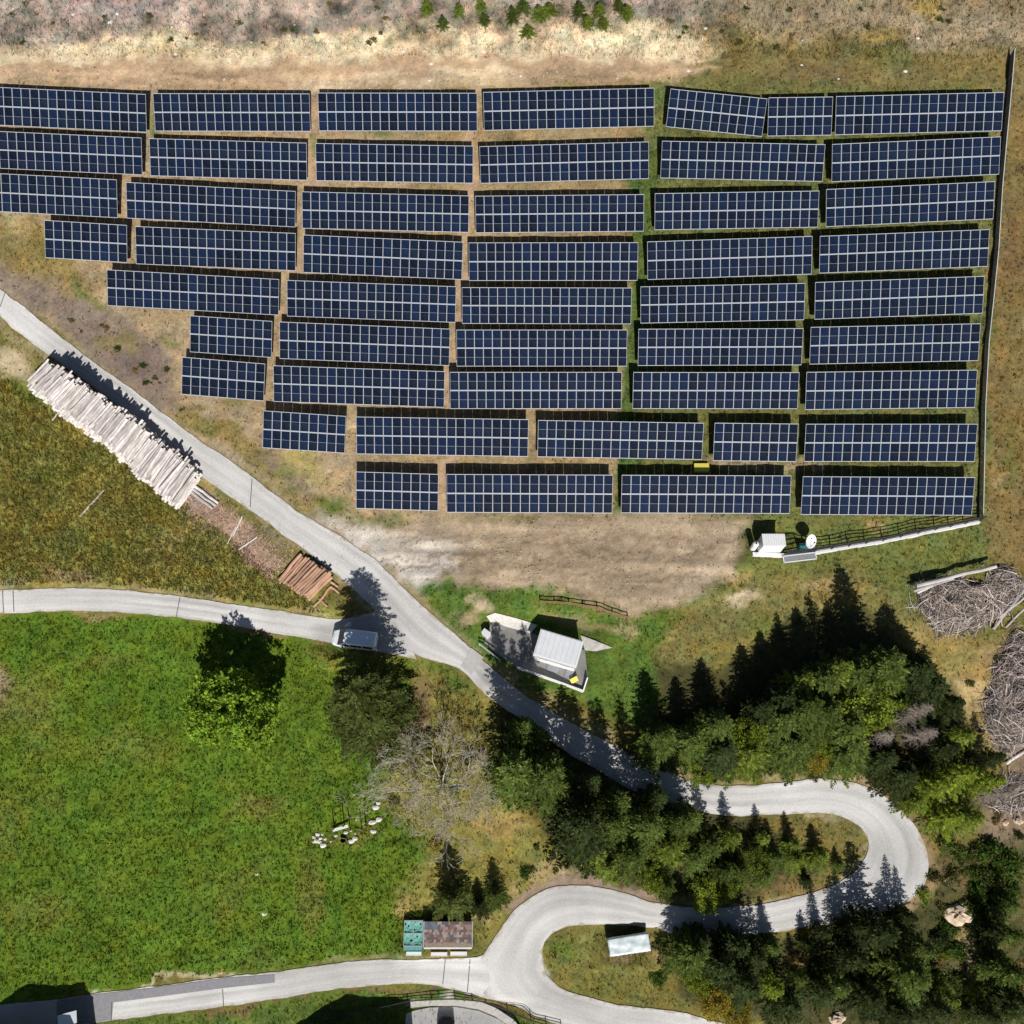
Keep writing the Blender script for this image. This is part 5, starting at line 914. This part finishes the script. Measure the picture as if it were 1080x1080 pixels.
T = [('spruce', 'mid', 872, 716, 9, 2.6, 'spruce between the two light topped ones of the group above the bend', UG), ('spruce', 'dark', 828, 737, 8.5, 2.4, 'dark spruce below left of the light topped one', UG), ('spruce', 'mid', 905, 712, 9, 2.4, 'spruce tucked left of the tallest one', UG), ('spruce', 'light', 842, 907, 4, 1.7, 'light young spruce in the right half inside the bend', WG), ('spruce', 'mid', 808, 924, 4, 1.6, 'young spruce above the lower verge inside the bend', WG), ('leafy', 'light', 775, 930, 3.6, 1.8, 'light leafy tree right of the yellow green bush tree', WG), ('spruce', 'olive', 477, 950, 6.6, 2.9, 'wide spruce overhanging the tiled shed', None), ('spruce', 'mid', 522, 946, 4.6, 1.8, 'blue green young spruce between the tiled shed and the road bend', None), ('spruce', 'dark', 505, 957, 3.4, 1.5, 'smallest dark spruce between the wide spruce and the road bend', None),
 ('spruce', 'mid', 551, 768, 8, 2.0, 'narrow bright spruce nearest the parapet of the kiosk, beside the road', WG), ('spruce', 'mid', 568, 774, 6, 1.4, 'small spruce right of the narrow bright one beside the road', WG), ('spruce', 'mid', 541, 810, 17.5, 3.2, 'tall spruce at the left end of the wood, next to the bare tree', WG), ('spruce', 'mid', 578, 816, 15, 3.3, 'tall broad spruce, second from the left end of the wood', WG),
 ('spruce', 'dark', 626, 826, 9, 1.7, 'slim spruce close to the road edge after the two tall ones', WG), ('spruce', 'mid', 652, 843, 9.5, 2.1, 'mid green spruce at the road edge left of the middle of the wood', WG), ('spruce', 'dark', 694, 842, 8, 1.9, 'dark spruce at the road edge near the inside of the right bend', WG), ('spruce', 'dark', 618, 873, 14, 3.8, 'broadest dark spruce on the left flank of the wood', WG), ('spruce', 'mid', 686, 868, 11, 2.6, 'spruce in the middle of the wood', WG), ('spruce', 'mid', 652, 872, 11, 2.3, 'shaded spruce left of the middle of the wood', WG),
 ('spruce', 'light', 627, 902, 7, 2.5, 'yellowish low spruce above the lower bend', WG), ('spruce', 'mid', 666, 903, 10, 3.3, 'large spruce with feathery branches above the lower bend', WG), ('spruce', 'light', 707, 898, 9, 2.6, 'light green spruce right of the feathery one', WG), ('spruce', 'mid', 704, 935, 6, 1.8, 'small spruce at the road side below the light green one', WG), ('spruce', 'mid', 717, 868, 9, 2.0, 'spruce behind the light green one, towards the upper road', WG), ('spruce', 'mid', 728, 862, 9, 2.2, 'spruce at the mouth of the right bend beside the upper road', WG), ('leafy', 'light', 710, 888, 6, 1.8, 'leafy light tree in the middle right of the wood', WG),
 ('spruce', 'mid', 751, 890, 7.5, 2.5, 'bushy spruce inside the right bend, west end', WG), ('spruce', 'light', 774, 884, 5.5, 1.7, 'light spruce inside the right bend, right of the bushy one', WG), ('spruce', 'mid', 736, 905, 7, 2.2, 'spruce left of the bushy one inside the right bend', WG), ('spruce', 'light', 807, 884, 4.2, 1.2, 'slim light sapling inside the right bend whose shadow tips the upper road', WG), ('leafy', 'light', 797, 908, 4.2, 1.8, 'rounded light tree inside the right bend', WG), ('spruce', 'mid', 820, 906, 4.6, 1.8, 'young spruce in the middle of the inside of the right bend', WG), ('spruce', 'light', 839, 891, 4, 1.4, 'slim young spruce right of the middle inside the right bend', WG), ('spruce', 'light', 866, 903, 3.8, 1.8, 'broad low bright spruce at the right of the inside of the bend', WG), ('spruce', 'mid', 886, 912, 2.2, .9, 'tiniest spruce at the right tip of the inside of the bend', WG), ('leafy', 'lime', 750, 942, 3.2, 2.5, 'yellow green spreading bush tree over the lower road edge', WG), ('spruce', 'dark', 853, 929, 2, 1.0, 'low dark sapling near the marker stones', WG), ('spruce', 'mid', 783, 918, 5, 1.9, 'spruce below the light one inside the right bend', WG), ('spruce', 'mid', 765, 920, 5.5, 2.0, 'spruce above the yellow green bush tree', WG), ('leafy', 'lime', 690, 925, 4.5, 1.9, 'lime leafy tree between feathery spruce and road side', WG), ('spruce', 'light', 644, 917, 5.5, 1.9, 'light spruce at the verge of the lower bend', WG),
 ('spruce', 'mid', 699, 781, 8.2, 2.5, 'leftmost spruce of the group above the right bend', UG), ('spruce', 'mid', 729, 782, 7.6, 2.3, 'second spruce from the left of the group above the right bend', UG), ('spruce', 'mid', 758, 767, 8, 2.5, 'spruce left of the yellow one above the right bend', UG), ('spruce', 'dark', 762, 793, 7, 2.4, 'bluish spruce with drooping boughs above the right bend', UG), ('leafy', 'lime', 791, 771, 6.5, 1.9, 'yellow leafy tree among spruces above the right bend', UG), ('spruce', 'dark', 806, 749, 8, 2.2, 'dark spruce behind the yellow leafy tree', UG), ('spruce', 'light', 793, 796, 6.5, 2.6, 'mid green spruce above the road verge of the right bend', UG), ('spruce', 'mid', 827, 763, 8.5, 2.7, 'rounded spruce right of the yellow leafy tree', UG), ('spruce', 'light', 846, 719, 8.5, 2.2, 'light topped spruce at the upper left front of the group', UG), ('spruce', 'mid', 852, 750, 10, 3.0, 'broad spruce in the middle of the group above the bend', UG), ('spruce', 'mid', 838, 785, 7, 2.7, 'spruce close above the road in the middle of the group', UG), ('leafy', 'lime', 745, 810, 2.2, 1.9, 'low yellow bush tree at the verge, left', UG), ('leafy', 'yellow', 861, 797, 2.2, 1.6, 'low golden bush tree at the verge, right', UG),
 ('spruce', 'light', 888, 704, 9.5, 2.4, 'light green spruce left of the tallest one', UG), ('spruce', 'mid', 938, 702, 12.5, 3.2, 'tallest spruce, its shadow pointing to the container fence', UG), ('spruce', 'dark', 967, 708, 8.5, 3.0, 'dark spruce at the upper right of the group, near the brush pile', UG), ('leafy', 'lime', 921, 738, 8, 3.4, 'pale yellow green broadleaf tree in the heart of the group', UG), ('leafy', 'lime', 938, 715, 7, 1.5, 'narrow yellowish tree right behind the pale broadleaf tree', UG), ('spruce', 'dark', 980, 725, 7.5, 3.0, 'dark spruce at the top right of the dead grey one', UG), ('spruce', 'mid', 873, 752, 9, 2.8, 'spruce left of the pale broadleaf tree', UG), ('spruce', 'mid', 897, 768, 7.5, 2.4, 'spruce below the pale broadleaf tree', UG), ('spruce', 'dark', 1004, 742, 7.5, 2.9, 'dark spruce standing right of the dead grey ones', EG), ('spruce', 'light', 1021, 775, 6, 2.2, 'light green spruce at the field edge right of the dark one', EG), ('leafy', 'lime', 873, 786, 3.4, 1.3, 'small lime bush tree above the verge', UG), ('spruce', 'mid', 900, 788, 6, 2.7, 'low spreading spruce at the verge before the bend', UG), ('spruce', 'dark', 935, 800, 5, 2.0, 'shaded spruce beneath the dead grey ones', UG), ('spruce', 'dark', 955, 818, 5.5, 2.1, 'shaded spruce on the outside of the right bend', UG), ('spruce', 'dark', 1000, 790, 8, 2.5, 'very dark spruce between dead ones and the larches', EG),
 ('spruce', 'lime', 990, 828, 8, 2.6, 'left larch of the bright yellow green clump outside the bend', EG), ('spruce', 'lime', 1018, 818, 9.5, 2.6, 'tallest larch of the bright yellow green clump', EG), ('spruce', 'lime', 1043, 822, 9, 2.4, 'right larch of the bright yellow green clump', EG), ('spruce', 'light', 966, 845, 5, 1.9, 'lowest larch of the clump, at the road edge', EG), ('spruce', 'lime', 1004, 862, 7, 2.4, 'front larch at the lower edge of the clump', EG), ('spruce', 'light', 1030, 862, 6.5, 2.1, 'larch at the lower right edge of the clump', EG), ('spruce', 'dark', 1053, 800, 6, 1.6, 'dark young spruce right above the clump of larches', EG),
 ('spruce', 'mid', 732, 1006, 7, 2.9, 'bright green spruce at the left end of the wood below the bend', LG), ('leafy', 'lime', 737, 1036, 3.4, 1.5, 'small lime tree below the bright green spruce', LG), ('leafy', 'yellow', 757, 1055, 4.2, 2.3, 'yellow tree close to the bottom road', LG), ('leafy', 'yellow', 779, 1071, 3, 1.9, 'orange yellow low tree at the bottom road', LG), ('spruce', 'dark', 787, 1040, 9.5, 3.2, 'large dark spruce right of the yellow tree', LG), ('spruce', 'dark', 762, 1018, 8, 2.2, 'shaded spruce between the bright green and the large dark one', LG), ('spruce', 'lime', 815, 1040, 7.5, 2.2, 'tall yellow green larch among the dark spruces below the bend', LG), ('spruce', 'mid', 817, 1000, 4.5, 1.3, 'little spruce in the dark gap below the lower road', LG), ('spruce', 'dark', 797, 1008, 8, 2.0, 'shaded slim spruce in the dark gap', LG), ('spruce', 'mid', 853, 997, 3.4, 1.1, 'small spruce beside the yellow scrub patch', LG), ('spruce', 'mid', 846, 1034, 5, 1.5, 'small green spruce below the yellow scrub patch', LG), ('spruce', 'dark', 833, 1060, 8.5, 3.0, 'dark spruce at the bottom edge, left', LG), ('spruce', 'dark', 873, 1047, 8.5, 2.7, 'dark spruce at the bottom edge beside the buff rock', LG), ('spruce', 'dark', 930, 984, 10, 3.2, 'tall dark spruce throwing its shadow across the bend', LG), ('spruce', 'dark', 957, 968, 7, 1.6, 'slim dark spruce right of the tall one at the bend', LG), ('spruce', 'mid', 978, 999, 9, 2.1, 'spruce near the buff boulder', LG), ('spruce', 'mid', 966, 1030, 10, 3.7, 'broadest spruce of the wood below the bend', LG), ('spruce', 'dark', 920, 1050, 9, 3.2, 'dark spruce at the bottom edge left of the broadest one', LG), ('spruce', 'mid', 884, 1040, 8.5, 2.3, 'spruce in the middle of the wood below the bend', LG), ('spruce', 'light', 1003, 1056, 6, 1.9, 'light green spruce left of the footpath', LG), ('leafy', 'lime', 1031, 1051, 2.4, 1.3, 'small yellow green tree on the footpath edge', EG), ('spruce', 'mid', 1066, 1026, 9, 2.8, 'broad spruce in the lower right corner', EG), ('spruce', 'dark', 1074, 1062, 9, 3.2, 'dark spruce in the bottom right corner', EG), ('spruce', 'dark', 871, 984, 5.5, 1.3, 'slim shaded spruce at the lower road edge, left of the pair', LG), ('spruce', 'dark', 902, 978, 6.5, 1.7, 'slim shaded spruce at the lower road edge, right of the pair', LG), ('spruce', 'dark', 778, 1000, 8, 2.1, 'slim spruce shading the lower road west end', LG), ('spruce', 'dark', 742, 992, 6, 1.6, 'narrow spruce behind the bright green one', LG), ('spruce', 'dark', 993, 1066, 8, 2.6, 'dark spruce at the bottom edge right of the broadest one', LG), ('spruce', 'dark', 950, 1070, 8, 2.8, 'dark spruce at the bottom edge under the broadest one', LG), ('spruce', 'dark', 1050, 985, 6, 1.8, 'dark spruce between the footpath and the right edge', EG), ('spruce', 'mid', 1066, 955, 5, 1.7, 'small spruce at the right edge below the leafy bushes', EG), ('spruce', 'dark', 1046, 1072, 7, 2.0, 'dark spruce at the bottom edge right of the footpath', EG), ('spruce', 'mid', 1070, 985, 7, 2.0, 'spruce at the right edge above the corner one', EG), ('spruce', 'dark', 905, 1015, 9, 2.4, 'shaded spruce left of the broadest one', LG)]
for (k, f_, x, y, h, R, lab, g) in T:
    if g == WG and x < 735 and y < 880: h = min(17.5, h*1.35); R *= 1.08; k = 'dense' if k == 'spruce' else k
    elif g == UG: R *= 1.2; h *= 1.06; k = 'dense' if f_ in ('dark', 'mid') and k == 'spruce' else k
    elif g == LG and x < 830 and y < 1045: h *= 1.25; R *= 1.05; k = 'dense' if k == 'spruce' and y < 1020 else k
    tree(k, f_, x, y, h, R, lab, g)
# small conifers on the upper slope
for (x, y, h, w) in ((450, 6, 'leftmost', 0), (484, 9, 'second from the left', 0), (467, 22, 'small low', 0), (507, 4, 'large', 0), (511, 19, 'small lower', 0), (541, 14, 'broad', 0), (552, 5, 'tall', 0), (569, 12, 'thin', 0), (580, 8, 'round', 0), (611, 8, 'double topped', 0), (620, 21, 'slender', 0), (632, 9, 'dense', 0), (637, 23, 'lower dense', 0), (653, 4, 'upper right', 0), (662, 11, 'rightmost', 0), (557, 31, 'lone lowest', 0)):
    tree('sapling', random.choice(['light', 'mid']), x, y, random.uniform(1.1, 1.7), random.uniform(.8, 1.15), h+' young conifer on the dry bank above the tables', 'young conifers along the top edge', at=.5)
GB = 'green bushes in the scrub at the right edge'
rs = random.Random(77)
BS = [(554, 921, .8, 'green', 'bright green bush in the dry grass above the lower bend', None), (561, 916, .5, 'scrub', 'dark little bush beside the bright green one above the lower bend', None), (566, 893, .45, 'scrub', 'tiny bush in the dry grass right of the bare tree', None), (438, 966, 1.0, 'green', 'round bush behind the teal netted cage', None), (694, 1032, 1.0, 'green', 'dark bush on the verge right of the tarp covered store', None),
 (1050, 900, 1.8, 'green', 'large leafy bush among scrub below the larches', None), (1070, 915, 1.6, 'green', 'leafy bush at the right edge below the pale rocks', None), (1040, 925, 1.4, 'mid', 'leafy bush left below the large leafy one', None), (1062, 940, 1.5, 'green', 'leafy bush at the right edge, third down', None), (1000, 975, .9, 'green', 'bush hugging the left foot of the buff boulder', None), (1025, 958, 1.1, 'mid', 'bush right of the buff boulder', None), (975, 945, 1.0, 'light', 'bright bush at the outer edge of the bend', None), (988, 925, .9, 'scrub', 'brownish bush at the outer edge of the bend', None), (1035, 945, 1.2, 'green', 'bush above the footpath top', None), (445, 790, 1.0, 'lime', 'yellow bush under the bare tree, left', None), (430, 805, .9, 'yellow', 'golden bush under the bare tree, far left', None), (455, 775, .9, 'scrub', 'dull bush at the foot of the bare tree', None), (460, 890, .9, 'yellow', 'golden bush at the lower tip of the bare tree', None), (480, 835, .8, 'lime', 'yellow green bush beneath the middle of the bare tree', None), (415, 845, .7, 'scrub', 'grey green bush left of the bare tree', None), (492, 800, .8, 'scrub', 'dull bush right of the foot of the bare tree', None), (846, 808, .7, 'scrub', 'little dark bush on the verge before the bend, right', None), (820, 811, .6, 'scrub', 'little dark bush on the verge before the bend, left', None), (850, 986, .8, 'yellow', 'golden scrub bush below the lower road', None), (843, 1010, .7, 'tawny', 'dry bush on the yellow scrub patch', None), (700, 740, .5, 'green', 'green bush left of the spruce shadows', None)]
for (x, y, s, f_, lab, g) in BS: tree('bush', f_, x, y, s*1.1, s, lab, g, at=.5)
for k in range(84):
    x, y = (rs.uniform(985, 1078), rs.uniform(885, 1075)) if k < 60 else (rs.uniform(995, 1078), rs.uniform(690, 900)) if k < 72 else (rs.uniform(720, 930), rs.uniform(800, 822)); s = rs.uniform(.4, 1.25) if k < 60 else rs.uniform(.35, .8)
    if abs(x-(1024+.1*(y-960))) < 9 and y > 965: x += 24 if x > 1028 else -24
    tree('bush', rs.choice(['green', 'green', 'scrub', 'mid', 'lime', 'mid', 'dark', 'tawny']), x, y, s*1.1, s, 'low scrub bush growing among others on the rough right hand slope', 'low scrub bushes on the right slope', at=.5)
for k in range(60):
    x, y = (rs.uniform(5, 420), rs.uniform(2, 45)) if k < 24 else (rs.uniform(680, 1070), rs.uniform(2, 50)) if k < 48 else (rs.uniform(20, 180), rs.uniform(280, 430)); s = rs.uniform(.22, .48)
    if k >= 48: q_ = rs.random(); x = 20+170*q_+rs.uniform(-14, 14); y = 285+140*q_+rs.uniform(-16, 10)
    tree('bush', rs.choice(['scrub', 'tawny', 'tawny', 'scrub', 'green']), x, y, s, s, 'low dry shrub on the bank beside the upper road' if k >= 48 else 'low dry shrub on the brushy slope along the top edge', 'dry shrubs by the upper road' if k >= 48 else 'dry shrubs along the top edge', at=.5)
# bare tree
def bare_tree(seed, H, spread, mt, nm, r0=.26, depth=5):
    rr = random.Random(seed); b = MB(); tips = []
    def grow(p, d, L, r, lev):
        pts = [p]; rad = [r]; n = 4
        for i in range(n):
            d = (d+Vector((rr.gauss(0, .13), rr.gauss(0, .13), rr.gauss(.03, .08)))).normalized(); p = p+d*L/n; pts.append(p); rad.append(r*(1-.5*(i+1)/n))
        b.tube(pts, rad, 6 if lev < 2 else 4 if lev < 4 else 3, cap=False)
        if lev >= depth: tips.append(p); return
        for k in range(rr.choice([3, 3, 4]) if lev < 4 else 3):
            q_ = pts[rr.choice([2, 3, 4, 4])]; a = rr.uniform(0, 6.28); tilt = rr.uniform(.45, .95); ax = d.orthogonal().normalized(); ax.rotate(Matrix.Rotation(a, 3, d)); nd = (d*math.cos(tilt)+ax*math.sin(tilt)); nd.z = nd.z*.8-.02
            grow(q_, nd.normalized(), L*rr.uniform(.55, .8), max(.016, r*.52), lev+1)
    b.tube([(0, 0, -.6), (0, 0, H*.18), (.1, .05, H*.34)], [r0*1.3, r0, r0*.85], 8)
    for i in range(10):
        a = 6.28*i/10+rr.uniform(-.3, .3); e = rr.uniform(.35, 1.1); grow(Vector((.1, .05, H*rr.uniform(.26, .36))), Vector((math.cos(a)*math.cos(e), math.sin(a)*math.cos(e), math.sin(e))), spread*rr.uniform(.34, .5), r0*.42, 1)
    return b.mesh(nm, M[mt]), tips
bm_, tips = bare_tree(8, 9, 7.7, 'greybark', 'branches', r0=.19, depth=6); u, v = foot(468, 830, 0); t = thing('bare_tree', 'leafless grey tree with wide spreading branches left of the wood', 'bare tree', gp(u, v))
link('branches', bm_, t); P = np.array([tuple(p) for p in random.sample(tips, min(2200, len(tips)))]); n = len(P); D = RNG.normal(0, 1, (n, 3))*.13; W = RNG.normal(0, 1, (n, 3))*.05; K = RNG.uniform(.7, 1.3, (n, 1))
link('leaves', npmesh('leaves', *quadcloud(P, D, W, np.hstack([K, K, K]))[:2], FOL['yellow'], np.repeat(np.hstack([K, K, K]), 4, 0)), t)
# dead conifers
def dead_conifer(seed, H):
    rr = random.Random(seed); b = MB(); b.tube([(0, 0, -.5), (0, 0, H*.5), (.05, 0, H)], [.16, .1, .02], 7); z = H*.15
    while z < H:
        for i in range(6):
            a = rr.uniform(0, 6.28); L = (H-z)*.15+.35; L *= rr.uniform(.5, 1.2); d = Vector((math.cos(a), math.sin(a), -.12)); p0 = Vector((0, 0, z)); b.tube([p0, p0+d*L*.5, p0+d*L+Vector((0, 0, .08))], [.03, .022, .008], 3, cap=False)
            for k in range(4):
                f_ = rr.uniform(.2, 1); aa = a+rr.choice([-1, 1])*rr.uniform(.5, 1.1); q_ = p0+d*L*f_; b.tube([q_, q_+Vector((math.cos(aa), math.sin(aa), rr.uniform(-.5, .2)))*rr.uniform(.2, .5)], [.016, .006], 3, cap=False)
        z += .30
    return b.mesh('branches', M['deadtwig'])
DC = [dead_conifer(k, 9) for k in (1, 2)]
for i, (x, y, h, lab) in enumerate(((982, 745, 9.5, 'tall dead grey spruce leaning out between the green ones'), (987, 771, 7.5, 'shorter dead grey spruce below the tall dead one'), (1070, 834, 9, 'dead grey spruce at the right edge beside the larches'), (940, 775, 6, 'stunted dead spruce left of the tall dead one'))):
    t = thing('dead_spruce', lab, 'dead conifer', gp(*foot(x, y, h)), (0, 0, i*2.), 'dead conifers on the right'); link('branches', DC[i % 2], t, scale=(1, 1, h/9))
# ------------------------------------------------------------------ grass and dry brush on the ground
sel = (PX > -70) & (PX < 1150) & (PY > -70) & (PY < 1150)
FP = [(-60, -60), (1140, -60), (1140, 1140), (-60, 1140)]
def sample(n, cond):
    out_x = []; out_y = []; tot = 0
    while tot < n:
        x = RNG.uniform(-60, 1140, 60000); y = RNG.uniform(-60, 1140, 60000); i = np.clip(np.rint((x-inner[0])/2.6).astype(int)+len(outer), 0, nx-1); j = np.clip(np.rint((y-inner[0])/2.6).astype(int)+len(outer), 0, ny-1)
        ok = cond(i, j); out_x.append(x[ok]); out_y.append(y[ok]); tot += ok.sum()
        if ok.sum() == 0: break
    x = np.concatenate(out_x)[:n]; y = np.concatenate(out_y)[:n]; i = np.clip(np.rint((x-inner[0])/2.6).astype(int)+len(outer), 0, nx-1); j = np.clip(np.rint((y-inner[0])/2.6).astype(int)+len(outer), 0, ny-1); return x, y, i, j
clear = (RM > 5) & (padd > 5)
def tufts(name, n, cond, h, label, blades=4, wid=.05, bright=(.7, 1.55), lean=.9):
    x, y, i, j = sample(n, lambda a, b: cond(a, b) & clear[a, b]); base = GV[i, j]+np.stack([RNG.uniform(-.13, .13, len(x)), RNG.uniform(-.13, .13, len(x)), np.full(len(x), -.02)], 1)
    m = len(x)*blades; B = np.repeat(base, blades, 0)+RNG.normal(0, .07, (m, 3))*np.array([1, 1, 0]); a = RNG.uniform(0, 6.283, m); hh = (h*RNG.uniform(.5, 1.4, m))
    le = RNG.uniform(.2, lean, m); D = np.stack([np.cos(a)*le*hh, np.sin(a)*le*hh, hh*np.sqrt(np.maximum(.1, 1-le*le*.8))], 1); p = RNG.uniform(0, 6.283, m); W = np.stack([np.cos(p), np.sin(p), np.zeros(m)], 1)*(wid*RNG.uniform(.6, 1.4, m))[:, None]
    V_ = np.stack([B+W, B-W, B+D], 1).reshape(-1, 3); k = np.repeat(RNG.uniform(bright[0], bright[1], len(x)), blades)*RNG.uniform(.8, 1.2, m); c = np.repeat(CC[i, j], blades, 0)*k[:, None]; hue = RNG.normal(0, .08, (m, 1)); c = c*np.hstack([1+hue, np.ones((m, 1)), 1-hue])
    o = link(name, npmesh(name, V_, np.arange(m*3).reshape(m, 3), GRASS, np.repeat(np.clip(c, 0, .8), 3, 0))); tag(o, label, 'grass', None, 'stuff')
GRASS = leaf_mat('grass_blades', (1, 1, 1), .2, 0)
mead = sdist(PX, PY, [(-200, 655), (120, 650), (240, 662), (440, 705), (440, 1000), (240, 1025), (-200, 1060)]) < 0
oliv = sdist(PX, PY, [(-200, 380), (0, 395), (240, 565), (345, 650), (100, 618), (-200, 620)]) < 0
top = PY < 60
R1 = RNG.random(PX.shape)
tufts('meadow_grass', 26000, lambda a, b: mead[a, b], .22, 'short green grass of the mown meadow below the side road', 4, .06, (.5, 1.65))
tufts('tall_dry_grass', 14000, lambda a, b: oliv[a, b], .42, 'uncut yellowish grass between the log stack and the side road', 5, .05, (.7, 1.5))
tufts('rough_grass', 30000, lambda a, b: (~mead[a, b]) & (~oliv[a, b]) & (~top[a, b]) & (R1[a, b] < GR[a, b]), .28, 'rough grass on the slopes around the tables and roads', 4, .05, (.6, 1.5))
tufts('dry_scrub', 14000, lambda a, b: top[a, b], .42, 'dry stalks and twigs on the slope along the top edge', 5, .04, (.4, 2.0), 1.2)
bare = (GR < .35) & ~top
tufts('dead_stalks', 8000, lambda a, b: bare[a, b] & (RNG.random(len(a)) < .5), .12, 'sparse dry stalks on the bare soil', 3, .03, (.7, 1.4), 1.2)
# ------------------------------------------------------------------ camera, sun, sky
cam = bpy.data.cameras.new('camera'); co = bpy.data.objects.new('camera', cam); COL.objects.link(co); SC.camera = co
co.location = S2W(0, 0, DIST); co.rotation_euler = (ALPHA, 0, 0); cam.sensor_fit = 'HORIZONTAL'; cam.angle = 2*math.atan(540/F/DIST); cam.clip_end = 20000; cam.clip_start = 1
Sn = Vector((.13, -.66, 1.0)); Sw = S2W(Sn.x, Sn.y, Sn.z).normalized()
sl = bpy.data.lights.new('sun', 'SUN'); sl.energy = 5.0; sl.angle = math.radians(.5); sl.color = (1, .945, .87); so = bpy.data.objects.new('sun', sl); COL.objects.link(so)
so.rotation_euler = Sw.to_track_quat('Z', 'Y').to_euler(); so.location = (0, -60, 80)
w = bpy.data.worlds.new('World'); SC.world = w; w.use_nodes = True; nt = w.node_tree; bg = nt.nodes['Background']; sk = nt.nodes.new('ShaderNodeTexSky'); sk.sky_type = 'NISHITA'; sk.sun_disc = False
sk.sun_elevation = math.asin(Sw.z); sk.sun_rotation = math.atan2(Sw.x, Sw.y); sk.altitude = 900; nt.links.new(sk.outputs[0], bg.inputs['Color']); bg.inputs['Strength'].default_value = .05
SC.view_settings.view_transform = 'Standard'; SC.view_settings.look = 'None'; SC.view_settings.gamma = 1; SC.view_settings.exposure = 0.08
SC.render.engine = 'CYCLES'; SC.cycles.max_bounces = 5; SC.cycles.diffuse_bounces = 2; SC.cycles.transmission_bounces = 2
SC.render.resolution_x = SC.render.resolution_y = 1024
